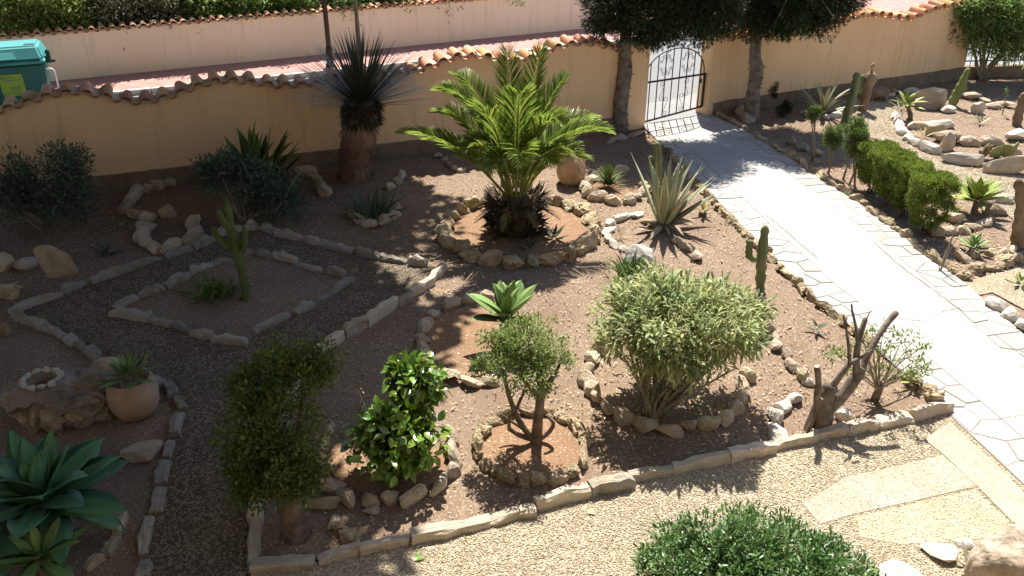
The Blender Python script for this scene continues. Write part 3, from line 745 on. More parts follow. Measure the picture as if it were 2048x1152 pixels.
# iron gate ------------------------------------------------------------
GP = CL + gn * .16
gt = thing('iron_gate', 'black wrought iron arched gate with scrolls between the pillars', 'gate', GP, math.atan2(gdir.y, gdir.x))
GW = (CR - CL).length - .03
def gh(px, py): return plane_hit(px, py, GP, gdir)
zm = (gh(1299, 164)[1] + gh(1405, 148.5)[1]) / 2; zbl = gh(1296, 243)[1]; zbr = gh(1400, 213)[1]; zt = gh(1358, 96)[1]
def zb(u): return zbl + (zbr - zbl) * u / GW
def bar(a, b, wx, wy): 
    a, b = Vector(a), Vector(b); d = (b - a).normalized(); y = Vector((0, 1, 0)); x = d.cross(y).normalized()
    V = [p + x * sx * wx / 2 + y * sy * wy / 2 for p in (a, b) for sx, sy in ((-1, -1), (1, -1), (1, 1), (-1, 1))]
    return V, [(0, 3, 2, 1), (4, 5, 6, 7), (0, 1, 5, 4), (1, 2, 6, 5), (2, 3, 7, 6), (3, 0, 4, 7)]
x0 = .02
link('mid_rail', pymesh('mid_rail', *bar((x0, 0, zm), (GW + .01, 0, zm), .042, .03), MT['iron']), gt)
link('bottom_rail', pymesh('bottom_rail', *bar((x0, 0, zb(x0)), (GW, 0, zb(GW)), .04, .03), MT['iron']), gt)
link('stile', pymesh('stile', *bar((GW - .02, 0, zb(GW)), (GW - .02, 0, zm), .05, .034), MT['iron']), gt)
link('stile', pymesh('stile', *bar((x0 + .02, 0, zb(x0)), (x0 + .02, 0, zm), .045, .034), MT['iron']), gt)
ac = (x0 + GW - .05) / 2; ar = (GW - .05 - x0) / 2; ah = zt - zm
arcp = [Vector((ac + ar * math.cos(a), 0, zm + ah * math.sin(a) ** .85)) for a in np.linspace(0, math.pi, 33)]
link('arch', pymesh('arch', *tube(arcp, [.014] * 33, 6), MT['iron'], True), gt)
for i in range(8):
    u = x0 + (GW - x0) * (i + .75) / 8.5; c = (u - ac) / ar; zz = zm + ah * max(0, 1 - c * c) ** .42
    link('bar', pymesh('bar', *bar((u, 0, zb(u)), (u, 0, zz), .017, .017), MT['iron']), gt)
def scroll(pts, r=.0055):
    link('scroll', pymesh('scroll', *tube([Vector((p[0], -.012, p[1])) for p in pts], [r] * len(pts), 5), MT['iron'], True), gt)
def spiral(cx, cz, r, a0, turns, sgn, n=16): return [(cx + r * (1 - .75 * t) * math.cos(a0 + sgn * turns * 6.283 * t), cz + r * (1 - .75 * t) * math.sin(a0 + sgn * turns * 6.283 * t)) for t in [i / (n - 1) for i in range(n)]]
bw = (GW - x0) / 8.5
for cu in (x0 + bw * 2.75, x0 + bw * 5.75):
    cz = zm + ah * .5; q = bw * .92
    for sx in (-1, 1):
        for sz in (-1, 1):
            a1 = math.atan2(sz, sx)
            mid = [(cu + sx * q * .08 + sx * q * t * .35, cz + sz * q * t * .3) for t in (0, .5, 1)]
            scroll(spiral(cu + sx * q * .30, cz + sz * q * .95, q * .30, a1 - sx * sz * 1.9, 1.4, sx * sz) )
            scroll(spiral(cu + sx * q * .68, cz + sz * q * .42, q * .26, a1 + sx * sz * 1.9, 1.4, -sx * sz))
            scroll([(cu, cz + sz * q * .2), (cu + sx * q * .05, cz + sz * q * .6), (cu + sx * q * .1, cz + sz * q * .8)])
for cu, sg in ((x0 + bw * 2.75, 1), (x0 + bw * 5.55, -1)):
    z0 = zb(cu) + .09; z1 = zm - .10; zc = (z0 + z1) / 2; q = bw * .34
    a_ = spiral(cu - sg * q * .9, z1, q, 0 if sg > 0 else math.pi, 1.25, sg)[::-1]
    b_ = spiral(cu - sg * q * .75, zc + .02, q, math.pi if sg > 0 else 0, .9, sg)
    scroll(a_ + [(cu - sg * q * 1.0, z1 - (z1 - zc) * .55)] + b_)
    c_ = spiral(cu + sg * q * .75, zc - .02, q, 0 if sg > 0 else math.pi, .9, sg)[::-1]
    d_ = spiral(cu + sg * q * .9, z0, q, math.pi if sg > 0 else 0, 1.25, sg)
    scroll(c_ + [(cu + sg * q * .9, z0 + (zc - z0) * .5)] + d_)
link('latch', beveled(*box(GW - .16, GW - .11, -.03, .02, zm - .19, zm - .10), .006, 1, MT['iron'], 'latch'), gt)

# ================================================================== STONE EDGINGS
edging('stone_edging', 'row of long pale slabs on edge along the front gravel', E_front, 'long_slab', .54, .14, .165, .01, .28, seed=11)
edging('stone_edging', 'row of slabs running from the palm circle down to the front corner', E_right, 'long_slab', .44, .14, .19, .04, .25, seed=12)
edging('stone_edging', 'gappy row of white slabs left of the shaded gravel walk', E_left, 'grey_shade_slab', 0.28, .13, 0.14, 0.30, .3, seed=13)
edging('stone_edging', 'row of grey stones from left frame edge down to the terracotta pot', E_lowleft, 'grey_shade_slab', 0.30, .14, 0.16, 0.10, .3, seed=14)
edging('stone_edging', 'shaded slab row rising from left frame edge to the rear diamond corner', E_upleft, 'grey_shade_slab', 0.41, .14, 0.20, 0.08, .25, seed=15)
edging('stone_edging', 'slab row from rear diamond corner towards the palm circle', E_upright, 'grey_shade_slab', 0.38, .14, 0.20, 0.11, .25, seed=16)
dm = edging('stone_edging', 'inner diamond of slabs around the branched cactus', D_in[0], 'grey_shade_slab', 0.34, .14, 0.15, 0.13, .25, seed=17)
for k in (1, 2, 3): edging('', '', D_in[k], 'grey_shade_slab', .42, .13, .17, .08 if k != 2 else .25, .25, seed=17 + k, parent=dm)
def ell(c, rx, ry, a0=0, a1=360, n=30): return [(c[0] + rx * math.cos(R(a)), c[1] + ry * math.sin(R(a))) for a in np.linspace(a0, a1, n)]
edging('stone_ring', 'large circle of rough stones around the palm', ell((1040, 465), 150, 66)[:-1], 'tufa', .31, .25, .27, -.06, .3, True, seed=21, cat='stone ring')
edging('stone_ring', 'small circle of pitted stones around the pruned little tree', ell((1065, 897), 109, 70)[:-1], 'tufa', .20, .15, .15, -.06, .3, True, seed=22, cat='stone ring')
edging('stone_ring', 'chunky stone ring around the broad oleander bush', [(1228, 668), (1205, 690), (1182, 722), (1172, 760), (1185, 798), (1218, 822), (1262, 848), (1310, 862), (1360, 866), (1410, 856), (1455, 838), (1482, 800), (1490, 756)], 'stone', .21, .17, .20, -.02, .28, seed=23, cat='stone ring')
edging('stone_ring', 'stones around the glossy leaved shrub', [(908, 868), (902, 905), (908, 936), (896, 962), (862, 988), (815, 1002), (765, 1004), (712, 1008), (675, 992), (648, 962), (640, 925), (650, 885), (664, 858)], 'stone', .19, .15, .17, .1, .28, seed=24, cat='stone ring')
edging('stone_ring', 'half shaded stones around the leaning blue green agave', [(985, 593), (945, 602), (905, 612), (868, 630), (850, 655), (842, 680), (848, 708), (870, 742), (905, 765), (955, 772), (1003, 762)], 'stone', .24, .16, .17, .12, .28, seed=25, cat='stone ring')
edging('stone_ring', 'stones around the little spiky yucca near the round boulder', [(1255, 345), (1200, 352), (1168, 372), (1182, 396), (1220, 407), (1258, 404), (1286, 390), (1290, 368)], 'stone', .28, .2, .2, .05, .25, seed=26, cat='stone ring')
edging('stone_ring', 'loose pale stones around the striped agave', [(1290, 432), (1255, 434), (1222, 447), (1213, 468), (1222, 490), (1250, 502)], 'white_stone', .26, .16, .12, .06, .3, seed=27, cat='stone ring')
edging('stone_row', 'short row of stones at the foot of the striped agave', [(1345, 478), (1368, 490), (1388, 510), (1402, 524)], 'stone', .24, .16, .14, .1, .3, seed=28, cat='stone row')
edging('stone_edging', 'bumpy stone edging along the bed side of the path', [(1322, 292), (1370, 345), (1410, 388), (1455, 435), (1500, 480), (1560, 535), (1605, 582), (1650, 618), (1700, 655), (1750, 690)], 'tufa', .26, .14, .15, -.08, .35, seed=29)
edging('stone_row', 'pitted stones by the path beside the sparse shrub', [(1806, 752), (1838, 772), (1868, 800)], 'tufa', .26, .2, .16, 0, .3, seed=30, cat='stone row')
edging('stone_edging', 'bumpy stone edging between path and clipped hedge', [(1432, 228), (1470, 248), (1520, 278), (1570, 308), (1620, 342), (1672, 375), (1718, 404), (1765, 440), (1812, 478), (1858, 512), (1900, 542), (1938, 562)], 'tufa', .27, .16, .17, -.08, .35, seed=31)
edging('stone_row', 'stones from the bush ring to the cut stump', [(1528, 640), (1545, 682), (1572, 714), (1592, 745), (1612, 768)], 'stone', .26, .16, .16, .12, .3, seed=32, cat='stone row')
edging('stone_row', 'white stones curving in front of the cut stump', [(1600, 792), (1575, 808), (1548, 828), (1548, 862), (1572, 888)], 'white_stone', .22, .17, .15, .06, .3, seed=33, cat='stone row')
edging('stone_row', 'bright stones bounding the bed right of the path end', [(1938, 548), (1975, 540), (2010, 528), (2060, 512)], 'tufa', .28, .2, .17, 0, .3, seed=34, cat='stone row')
edging('stone_row', 'cluster of pale stones beside the path at right frame edge', [(1978, 606), (2010, 626), (2060, 668)], 'white_stone', .28, .22, .18, -.05, .3, seed=35, cat='stone row')
edging('stone_row', 'pale stone row below the yellow green agave', [(1862, 470), (1890, 468), (1925, 462), (1960, 455), (1985, 440)], 'stone', .26, .2, .16, .02, .3, seed=36, cat='stone row')
edging('stone_row', 'small stones in front of the leafy succulent at right', [(1905, 515), (1930, 522), (1958, 508), (2000, 512), (2060, 490)], 'stone', .2, .15, .12, .15, .3, seed=37, cat='stone row')
# rockery at right
edging('stone_edging', 'rounded pale stones on the left rim of the rockery', [(1790, 232), (1796, 255), (1815, 278), (1838, 296), (1872, 308)], 'white_stone', .34, .24, .22, -.04, .25, seed=38)
edging('stone_row', 'pale stones along the foot of the right wall', [(1752, 195), (1790, 188), (1830, 182)], 'white_stone', .32, .2, .14, .15, .3, seed=39, cat='stone row')
edging('stone_ring', 'loose stones around the striped agave by the right wall', [(1600, 225), (1618, 236), (1650, 238), (1680, 232), (1676, 218)], 'white_stone', .26, .2, .17, .15, .3, seed=40, cat='stone ring')
edging('stone_row', 'stones behind the dotted shrub shadow left of clipped hedge', [(1575, 285), (1610, 300), (1640, 312)], 'stone', .26, .2, .18, .3, .3, seed=41, cat='stone row')
edging('stone_row', 'low slabs at the back of the rockery', [(1935, 195), (1972, 202), (2005, 212), (2060, 222)], 'stone', .42, .25, .14, .05, .3, seed=42, cat='stone row')
# shaded rings on the left
edging('stone_ring', 'shaded ring of stones near the plinth left of the dark shrub', [(352, 370), (300, 378), (262, 400), (255, 425), (285, 440), (320, 436), (352, 426)], 'stone', .26, .22, .22, .12, .25, seed=43, cat='stone ring')
edging('stone_ring', 'shaded stone ring by the rear diamond edge', [(300, 452), (284, 468), (286, 488), (312, 502), (345, 500), (378, 488), (392, 468), (385, 452)], 'stone', .3, .24, .24, .03, .25, seed=44, cat='stone ring')
edging('stone_ring', 'stones around the shaded aloe clump in front of the tall yucca', [(700, 428), (718, 446), (745, 452), (772, 446), (795, 432), (800, 415)], 'stone', .27, .2, .2, .03, .25, seed=45, cat='stone ring')
edging('stone_row', 'dim stones left of the yucca trunk', [(600, 345), (628, 352), (645, 372), (650, 392)], 'stone', .3, .25, .22, .2, .3, seed=46, cat='stone row')
edging('stone_row', 'stones trailing right of the yucca trunk', [(775, 380), (795, 362), (812, 352)], 'stone', .25, .2, .18, .15, .3, seed=47, cat='stone row')
edging('stone_row', 'scattered stones on bare soil left of the palm', [(868, 308), (888, 320), (905, 335), (925, 345)], 'stone', .2, .16, .12, .3, .35, seed=48, cat='stone row')
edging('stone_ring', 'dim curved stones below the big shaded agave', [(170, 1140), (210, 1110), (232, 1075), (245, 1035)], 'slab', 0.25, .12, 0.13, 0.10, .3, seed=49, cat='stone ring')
edging('stone_row', 'flat stones edging shadow near the gate', [(1212, 285), (1235, 278), (1262, 272), (1285, 268)], 'stone', .34, .22, .12, .1, .3, seed=50, cat='stone row')
edging('stone_row', 'dark mossy stones right of the gate path start', [(1440, 225), (1458, 215), (1478, 218), (1500, 245)], 'stone', .34, .26, .26, .05, .3, seed=51, cat='stone row')
edging('stone_row', 'crooked stones under the dark pruned shrub', [(612, 1005), (640, 1012), (660, 1022), (672, 1050), (690, 1075)], 'tufa', .2, .12, .12, .0, .3, seed=52, cat='stone row')

# single rocks ---------------------------------------------------------
bmesh_b = stone_mesh('boulder', 900, 4, .10, 2, MT['boulder'], .8, True, .03)
o = rock(1143, 372, 58, 72, 'tall rounded ochre boulder standing beside the palm', mesh=bmesh_b, name='boulder', dep=.95, sink=.06, cat='boulder')
bmesh_c = stone_mesh('boulder', 905, 4, .28, 3, MT['white_stone'], .8, True, .08)
rock(1278, 545, 66, 52, 'pale boulder with dark pits between striped agave and oleander bush', mesh=bmesh_c, name='boulder', dep=.8, cat='boulder')
sl = stone_mesh('standing_stone', 910, 4, .12, 5, MT['stone'], .62, True, .03)
o = rock(116, 556, 62, 84, 'tall flat standing stone leaning in the shade at left', mesh=sl, name='standing_stone', dep=.32, rz=.25, rot=(.25, -.22), cat='standing stone')
rock(44, 540, 52, 30, 'small white rock beside the standing stone', 'white_stone', seed=2)
rock(4, 545, 40, 50, 'grey rock cut by left frame edge near the white rock', 'stone', seed=3)
rock(6, 600, 62, 44, 'rough grey rock at left frame edge above the slab corner', 'tufa', seed=3)
rock(6, 672, 28, 34, 'round pitted stone at left frame edge', 'tufa', seed=5)
rock(212, 752, 66, 50, 'big rounded grey stone behind the terracotta pot', 'stone', seed=5, dep=.7)
rock(275, 925, 78, 48, 'blocky dim rock left of the shaded walk', 'stone', seed=1, rz=.1)
rock(1535, 672, 34, 40, 'tan boulder at right edge of the oleander bush', 'stone', seed=4)
rock(1618, 772, 26, 22, 'small white stone left of the cut stump', 'white_stone', seed=6)
rock(1690, 842, 34, 30, 'pale stone behind the slab right of the cut stump', 'white_stone', seed=1)
rock(700, 1092, 46, 44, 'knobbly grey rock on the front edging under the dark shrub', 'tufa', seed=2)
rock(600, 1040, 26, 20, 'small stone beside trunk of the dark pruned shrub', 'stone', seed=7)
rock(742, 1030, 34, 20, 'flat stone in leaf shadow below the glossy shrub', 'stone', seed=8)
rock(1812, 1178, 96, 52, 'smooth white stone at bottom beside the dark green bush', 'white_stone', seed=4)
rock(1890, 1128, 72, 36, 'white stone between gravel and small dry plant', 'white_stone', seed=0)
rock(1935, 1100, 38, 26, 'smaller white stone touching the holed boulder', 'white_stone', seed=3)
# big holed boulder at bottom right
bh = g(2010, 1190); k = ppm(bh)
hb = thing('boulder', 'large brown boulder with pale top and a hole at bottom right', 'boulder', (bh.x, bh.y, 0))
bm = bmesh.new(); bmesh.ops.create_icosphere(bm, subdivisions=5, radius=.5)
for v in bm.verts:
    p = v.co.copy(); q = p * (1 + .22 * noise.noise(p * 2.6 + Vector((7, 3, 1))) + .07 * noise.noise(p * 8) + .03 * noise.noise(p * 19))
    d = (p.normalized() - Vector((.02, -.80, .60)).normalized()).length
    if d < .30: q *= 1 - .45 * (1 - d / .30) ** .6
    v.co = Vector((q.x * .64, q.y * .62, q.z * .82 + .22))
link('rock', bmmesh('rock', bm, M('holed_rock', (.30, .22, .155), (.50, .41, .31), 4, 10, .97, 1., 9, c3=(.62, .55, .46), s3=3, dist=.05), True), hb)

# rockery slabs on the right
rk = [(1862, 218, 62, 48, .35, 'tan upright slab behind the yellow agave in the rockery'), (1885, 258, 62, 24, .6, 'flat pale slab lying in the middle of the rockery'), (1838, 258, 50, 20, .5, 'low tan slab on left side of the rockery'), (1872, 272, 44, 28, .35, 'brown tilted slab in the rockery near the stone rim'), (1900, 288, 56, 34, .6, 'wide tan slab leaning on the pointed grey slab'), (1895, 302, 34, 42, .4, 'pointed grey slab standing on the rockery rim'), (1940, 292, 46, 26, .6, 'rounded flat slab in the rockery front row'), (1985, 292, 54, 26, .5, 'grey blue slab in the rockery front row'), (2038, 282, 58, 28, .6, 'pale slab in the rockery front row at frame edge'), (1930, 330, 82, 30, .35, 'long white and grey stone on the rockery rim'), (2018, 350, 96, 46, .3, 'big brown slab on the rockery rim at right frame edge'), (2025, 312, 44, 26, .6, 'yellowish stone behind the big brown rim slab'), (1958, 228, 28, 28, .6, 'round topped pale stone at the back of the rockery'), (1948, 200, 42, 20, .7, 'dark rock at the foot of the leaning cactus'), (1900, 226, 34, 18, .7, 'low pale stone beside the leaning cactus'), (1990, 218, 36, 16, .6, 'thin tilted slab near the rockery twig'), (1992, 430, 48, 28, .6, 'flat light rock right of the yellow green agave'), (1975, 412, 40, 26, .7, 'brown rock behind the flat light rock'), (2012, 408, 38, 24, .6, 'pale rock near the cactus at right frame edge'), (1885, 402, 34, 26, .4, 'dark edged slab behind the clipped hedge end'), (1868, 466, 40, 30, .6, 'tan rock at the foot of the clipped hedge'), (1912, 446, 44, 26, .6, 'tan rock under the yellow green agave')]
for i, (x, y, w_, h_, dp, lb) in enumerate(rk):
    rock(x, y, w_, h_, lb, 'white_stone' if ('white' in lb or 'pale' in lb) else 'stone', dep=dp, seed=i * 2 + 1, rz=(i % 3 - 1) * .25, group='rocks of the right hand beds')

# ================================================================== PLANTS
def V3(a): return Vector(a)
# ---- palm
pp = g(1030, 462); palm = thing('palm_tree', 'young feather palm with bright arching fronds in a stone circle', 'palm', pp)
rng = random.Random(4); rs = np.random.RandomState(4)
HUB = Vector((0, 0, .55))
V, F = tube([(0, 0, -.05), (0, 0, .15), (0, 0, .35), (0, 0, .55), (0, 0, .7)], [.33, .36, .34, .27, .12], 14, True, .08, rng)
link('trunk', pymesh('trunk', V, F, MT['boot'], True), palm)
n = 420; a = rs.uniform(0, 6.28, n); z = rs.uniform(.0, .6, n)
P = np.stack([np.cos(a) * .33, np.sin(a) * .33, z], 1); X = np.stack([np.cos(a) * .55, np.sin(a) * .55, rs.uniform(-.2, .9, n)], 1)
leaves('leaf_bases', P, X, np.stack([np.cos(a), np.sin(a), a * 0], 1) + [0, 0, .3], rs.uniform(.14, .34, n), .3, MT['boot'], palm, T2, 'stuff')
def frond(tip, lift, wscale=1., nl=58, seed=0, parent=palm, hub=HUB, leafL=.36, mat='lf_palm', side_sag=0.):
    rs = np.random.RandomState(seed); tip = V3(tip); mid = hub.lerp(tip, .45) + Vector((0, 0, lift))
    a0 = math.atan2(tip.y, tip.x); st = hub + Vector((math.cos(a0) * .12, math.sin(a0) * .12, 0))
    C = bez(st, mid, tip, 26)
    V, F = tube(C, [.022 * (1 - i / 27) + .003 for i in range(26)], 5)
    fr = link('frond', pymesh('rachis', V, F, MT['lf_palm_rachis'], True), parent)
    Cn = np.array([tuple(c) for c in C]); t = np.linspace(.16, .995, nl); ii = t * 25; k = np.minimum(ii.astype(int), 24); f = (ii - k)[:, None]
    pos = Cn[k] * (1 - f) + Cn[k + 1] * f; tg = Cn[k + 1] - Cn[k]; tg /= np.linalg.norm(tg, axis=1, keepdims=True)
    sd = np.cross(tg, np.array([0, 0, 1.])); sd /= np.linalg.norm(sd, axis=1, keepdims=True) + 1e-6; up = np.cross(sd, tg)
    prof = (np.sin(np.pi * np.clip((t * .86 + .16), 0, 1)) ** .6 * .85 + .15)
    Ps = []; Xs = []; Ns = []; Ls = []
    for s in (-1, 1):
        X = tg * (.75 + .5 * t[:, None]) + sd * s * (.72 + rs.normal(size=(nl, 1)) * .09) + up * (.36 - side_sag + rs.normal(size=(nl, 1)) * .08)
        Ps.append(pos); Xs.append(X); Ns.append(up + sd * -s * .35); Ls.append(leafL * wscale * prof * rs.uniform(.9, 1.1, nl))
    leaves('leaflets', np.concatenate(Ps), np.concatenate(Xs), np.concatenate(Ns), np.concatenate(Ls), .055, MT[mat], fr, T4, 'stuff')
    return fr
def ptip(px, py, dy):                        # frond tip seen at a photo pixel, dy metres behind the hub
    return at(px, py, pp.y + dy) - pp
for i, (x, y, dy, lf) in enumerate([(792, 266, .35, .55), (866, 226, .9, .85), (872, 182, .25, .95), (912, 150, .9, .9), (1012, 92, .9, .5), (1040, 190, -.5, .9), (1088, 84, .5, .35), (1136, 150, .3, .55), (1192, 236, .8, .75), (1226, 268, -.05, .85), (1150, 312, -.6, .75), (935, 305, -.35, .7), (1105, 335, -.9, .75), (985, 345, -1.0, .8), (1045, 335, -1.2, .9), (1175, 320, .3, .6), (950, 235, -.6, 1.0), (1120, 250, -.5, .95)]):
    frond(ptip(x, y, dy), lf, 1.35, 78, 40 + i)
for i in range(7):                             # old dry lower fronds
    a = 2.2 + i * .75; frond((math.cos(a) * .75, math.sin(a) * .75, .30), .1, .7, 26, 90 + i, leafL=.25, mat='dead')

# ---- tall yucca
yp = g(712, 356); yk = thing('tall_yucca', 'tall tree yucca with shaggy trunk and dark spiky crown', 'yucca', yp)
rng = random.Random(8); rs = np.random.RandomState(8)
ytop = at(722, 200, yp.y) - yp
C = poly_through([(0, 0, -.05), (.0, 0, .3), (ytop.x * .5 - .03, .0, ytop.z * .45), (ytop.x * .9, .0, ytop.z * .8), (ytop.x, 0, ytop.z)], 12)
V, F = tube(C, [.29, .28, .27, .265, .27, .28, .29, .30, .31, .30, .25, .14], 16, True, .07, rng)
link('trunk', pymesh('trunk', V, F, MT['shag'], True), yk)
Cn = np.array([tuple(c) for c in C])
def shag(name, t0, t1, n, mat, L, out):
    t = rs.uniform(t0, t1, n) * 11; k = np.minimum(t.astype(int), 10); f = (t - k)[:, None]; c = Cn[k] * (1 - f) + Cn[k + 1] * f
    a = rs.uniform(0, 6.28, n); d = np.stack([np.cos(a), np.sin(a), a * 0], 1)
    X = d * out + np.array([0, 0, -1.]) * rs.uniform(.3, 1., (n, 1)) + rs.normal(size=(n, 3)) * .15
    leaves(name, c + d * .25, X, d + [0, 0, .3], rs.uniform(.6, 1.2, n) * L, .10, MT[mat], yk, T2, 'stuff')
shag('dry_leaves', .08, .74, 1000, 'shag', .18, .4)
shag('dry_leaves', .70, 1.0, 900, 'shag_dark', .22, .6)
n = 430; hub = np.array(tuple(ytop + Vector((0, 0, -.12))))
el = np.arcsin(rs.uniform(np.sin(R(7)), 1, n)) ; az = rs.uniform(0, 6.28, n); d = np.stack([np.cos(el) * np.cos(az), np.cos(el) * np.sin(az), np.sin(el)], 1)
nrm = np.cross(np.cross(d, [0, 0, 1.]), d)
TY = (np.array([(0, .5, 0), (0, -.5, 0), (.4, .5, .008), (.4, -.5, .008), (.75, .38, 0), (.75, -.38, 0), (1, 0, -.02)], float), np.array([(0, 1, 2), (1, 3, 2), (2, 3, 4), (3, 5, 4), (4, 5, 6)]))
leaves('leaves', hub + d * .17, d, nrm, rs.uniform(1.0, 1.32, n), .021, MT['lf_yucca'], yk, TY, 'stuff')
st = at(704, -60, yp.y) - yp
V, F = tube(poly_through([tuple(ytop), tuple(ytop.lerp(st, .4) + Vector((.03, 0, 0))), tuple(st)], 9), [.045, .042, .04, .04, .038, .036, .033, .03, .028], 7, True, .2, rng)
link('flower_stalk', pymesh('flower_stalk', V, F, MT['twig'], True), yk)

# ---- agaves and other rosettes
ag_me = [strap_mesh('leaf', 1.25, .15, b_, .55, .10, 'agave', 12, [MT['lf_agave'], MT['lf_margin']], tw) for b_, tw in ((.12, .1), (.3, -.2), (.02, 0), (.45, .15))]
ap = g(1326, 456)
agv = thing('striped_agave', 'large striped agave with upright yellow edged leaves by the path', 'agave', ap)
rng = random.Random(3)
for i, (x, y, dy, s_) in enumerate([(1266, 315, .1, 1), (1300, 322, .3, 1), (1318, 310, .0, 1.05), (1342, 322, .35, 1), (1370, 318, .1, 1), (1378, 330, .5, 1), (1398, 336, .15, 1), (1402, 345, -.3, 1), (1420, 360, .1, 1), (1418, 372, .5, 1), (1426, 392, -.15, 1), (1330, 350, -.35, .9), (1355, 345, -.3, .95), (1295, 355, -.25, .85), (1312, 345, .5, 1), (1358, 322, .55, 1), (1385, 380, -.5, .9)]):
    t = at(x, y, ap.y + dy) - ap; L = t.length; a = math.atan2(t.y, t.x); e = math.atan2(t.z, math.hypot(t.x, t.y))
    me = ag_me[i % 4]; b_ = (.12, .3, .02, .45)[i % 4] * .42
    link('leaf', me, agv, (math.cos(a) * .05, math.sin(a) * .05, .06), (rng.uniform(-.3, .3), -(e + b_), a), (L / 1.22, s_ * 1.0, s_))
dd = strap_mesh('dry_leaf', .38, .10, 1.1, .6, .12, 'agave', 7, [MT['lf_dead']])
for i in range(13):
    a = i * 2.4; link('dry_leaf', dd, agv, (math.cos(a) * .12, math.sin(a) * .12, .09), (rng.uniform(-.5, .5), -R(rng.uniform(-5, 35)), a), (rng.uniform(.7, 1.2),) * 3)
link('stem', pymesh('stem', *tube([(0, 0, -.05), (0, 0, .06), (.02, 0, .16)], [.15, .14, .07], 10, True, .2, rng), MT['bark'], True), agv)

att = [strap_mesh('leaf', .50, .215, b_, .5, .08, 'broad', 10, [MT['lf_attenuata']]) for b_ in (.25, .5, .8)]
att_y = [strap_mesh('leaf', .46, .16, b_, .5, .10, 'broad', 10, [MT['lf_attenuata_yellow']]) for b_ in (.3, .55, .8)]
att_d = [strap_mesh('leaf', .70, .27, b_, .45, .08, 'broad', 12, [MT['lf_attenuata_dark']]) for b_ in (.35, .6, .9)]
aloe = [strap_mesh('leaf', .34, .045, b_, .6, .35, 'sword', 8, [MT['lf_aloe']]) for b_ in (.3, .8, -.3)]
rosette('soft_agave', 'bright soft leaved agave on a leaning stem behind the pruned tree', 'agave', g(1012, 672), att, 14, 84, 22, .05, .36, 5, lean=(.12, .12), stem_r=.07, scl=(.75, 1.08))
rosette('soft_agave', 'very large shaded blue green agave at lower left', 'agave', g(105, 1062), att_d, 34, 84, -8, .07, .34, 6, scl=(.7, 1.08), stem_r=.09)
rosette('soft_agave', 'small green agave at bottom left below the very large one', 'agave', g(98, 1165), [strap_mesh('leaf', .42, .15, b_, .45, .08, 'broad', 10, [MT['lf_attenuata']]) for b_ in (.4, .8)], 14, 75, 0, .04, .25, 7)
rosette('soft_agave', 'yellow green soft agave beyond the clipped hedge', 'agave', g(1948, 425), att_y, 20, 84, 8, .05, .22, 8, scl=(.7, 1.05), stem_r=.05)
rosette('soft_agave', 'small yellow agave on a leaning stem before the tan upright slab', 'agave', g(1822, 238), [strap_mesh('leaf', .42, .10, b_, .5, .1, 'broad', 9, [MT['lf_attenuata_yellow']]) for b_ in (.3, .7)], 16, 80, 5, .04, .32, 9, lean=(.16, .05), stem_r=.045)
rosette('soft_agave', 'green leafy succulent between the stones at right', 'agave', g(1945, 505), [strap_mesh('leaf', .26, .08, b_, .5, .1, 'broad', 8, [MT['lf_attenuata']]) for b_ in (.3, .7)], 18, 82, 10, .06, .06, 10)
rosette('small_agave', 'little blue agave inside the palm circle', 'agave', g(1109, 478), [strap_mesh('leaf', .26, .07, .3, .5, .12, 'agave', 8, [MT['lf_aloe']])], 11, 78, 15, .03, 0, 11)
rosette('small_agave', 'tiny agave in the palm shadow inside the circle', 'agave', g(1058, 498), [strap_mesh('leaf', .2, .05, .3, .5, .12, 'agave', 8, [MT['lf_aloe']])], 9, 70, 20, .03, 0, 12)
rosette('aloe', 'thin aloe in deep shade right of the standing stone', 'aloe', g(214, 512), aloe, 12, 70, 8, .03, 0, 13)
ac_ = thing('aloe_clump', 'shaded clump of aloes inside a stone ring before the tall yucca', 'aloe', g(745, 432))
big_aloe = [strap_mesh('leaf', .46, .05, b_, .6, .3, 'sword', 9, [MT['lf_aloe']]) for b_ in (.5, .9, -.2)]
rng = random.Random(31)
for i in range(46):
    a = i * 2.4; r_ = .32 * (i / 46) ** .5
    link('leaf', big_aloe[i % 3], ac_, (math.cos(a) * r_, math.sin(a) * r_, .02), (rng.uniform(-.3, .3), -R(rng.uniform(20, 80)), a + rng.uniform(-.6, .6)), (rng.uniform(.7, 1.15),) * 3)
sp_me = strap_mesh('leaf', .36, .04, .15, .4, .15, 'sword', 7, [MT['lf_spiky']])
yks = thing('small_yucca', 'small spiky green yucca in a stone ring near the round boulder', 'yucca', g(1216, 375))
for i in range(105):
    t = i / 105; a = i * 2.4; e = R(88 - 82 * t ** .8 + rng.uniform(-6, 6))
    link('leaf', sp_me, yks, (0, 0, .07 + .10 * (1 - t)), (0, -e, a), (rng.uniform(.75, 1.05),) * 3)
ag_s = [strap_mesh('leaf', .85, .10, b_, .55, .1, 'agave', 10, [MT['lf_agave'], MT['lf_margin']]) for b_ in (.15, .5, .9)]
rosette('striped_agave', 'cream striped agave with curling leaves by the right wall', 'agave', g(1646, 228), ag_s, 17, 84, 18, .05, .02, 15, scl=(.85, 1.05))
rosette('small_agave', 'pale star shaped agave in the dark soil of the rockery', 'agave', g(1960, 248), [strap_mesh('leaf', .26, .045, .1, .5, .1, 'agave', 7, [MT['lf_agave'], MT['lf_margin']])], 9, 75, 20, .03, 0, 16)
rosette('small_agave', 'tiny pale agave on bare soil left of the path', 'agave', g(1632, 663), [strap_mesh('leaf', .17, .045, .2, .5, .1, 'agave', 7, [MT['lf_aloe']])], 7, 60, 10, .02, 0, 17)
rosette('small_agave', 'dry thin agave at rockery edge beside the yellow agave', 'agave', g(1800, 218), [strap_mesh('leaf', .3, .03, .2, .5, .1, 'agave', 7, [MT['lf_agave']])], 9, 75, 20, .03, 0, 18)
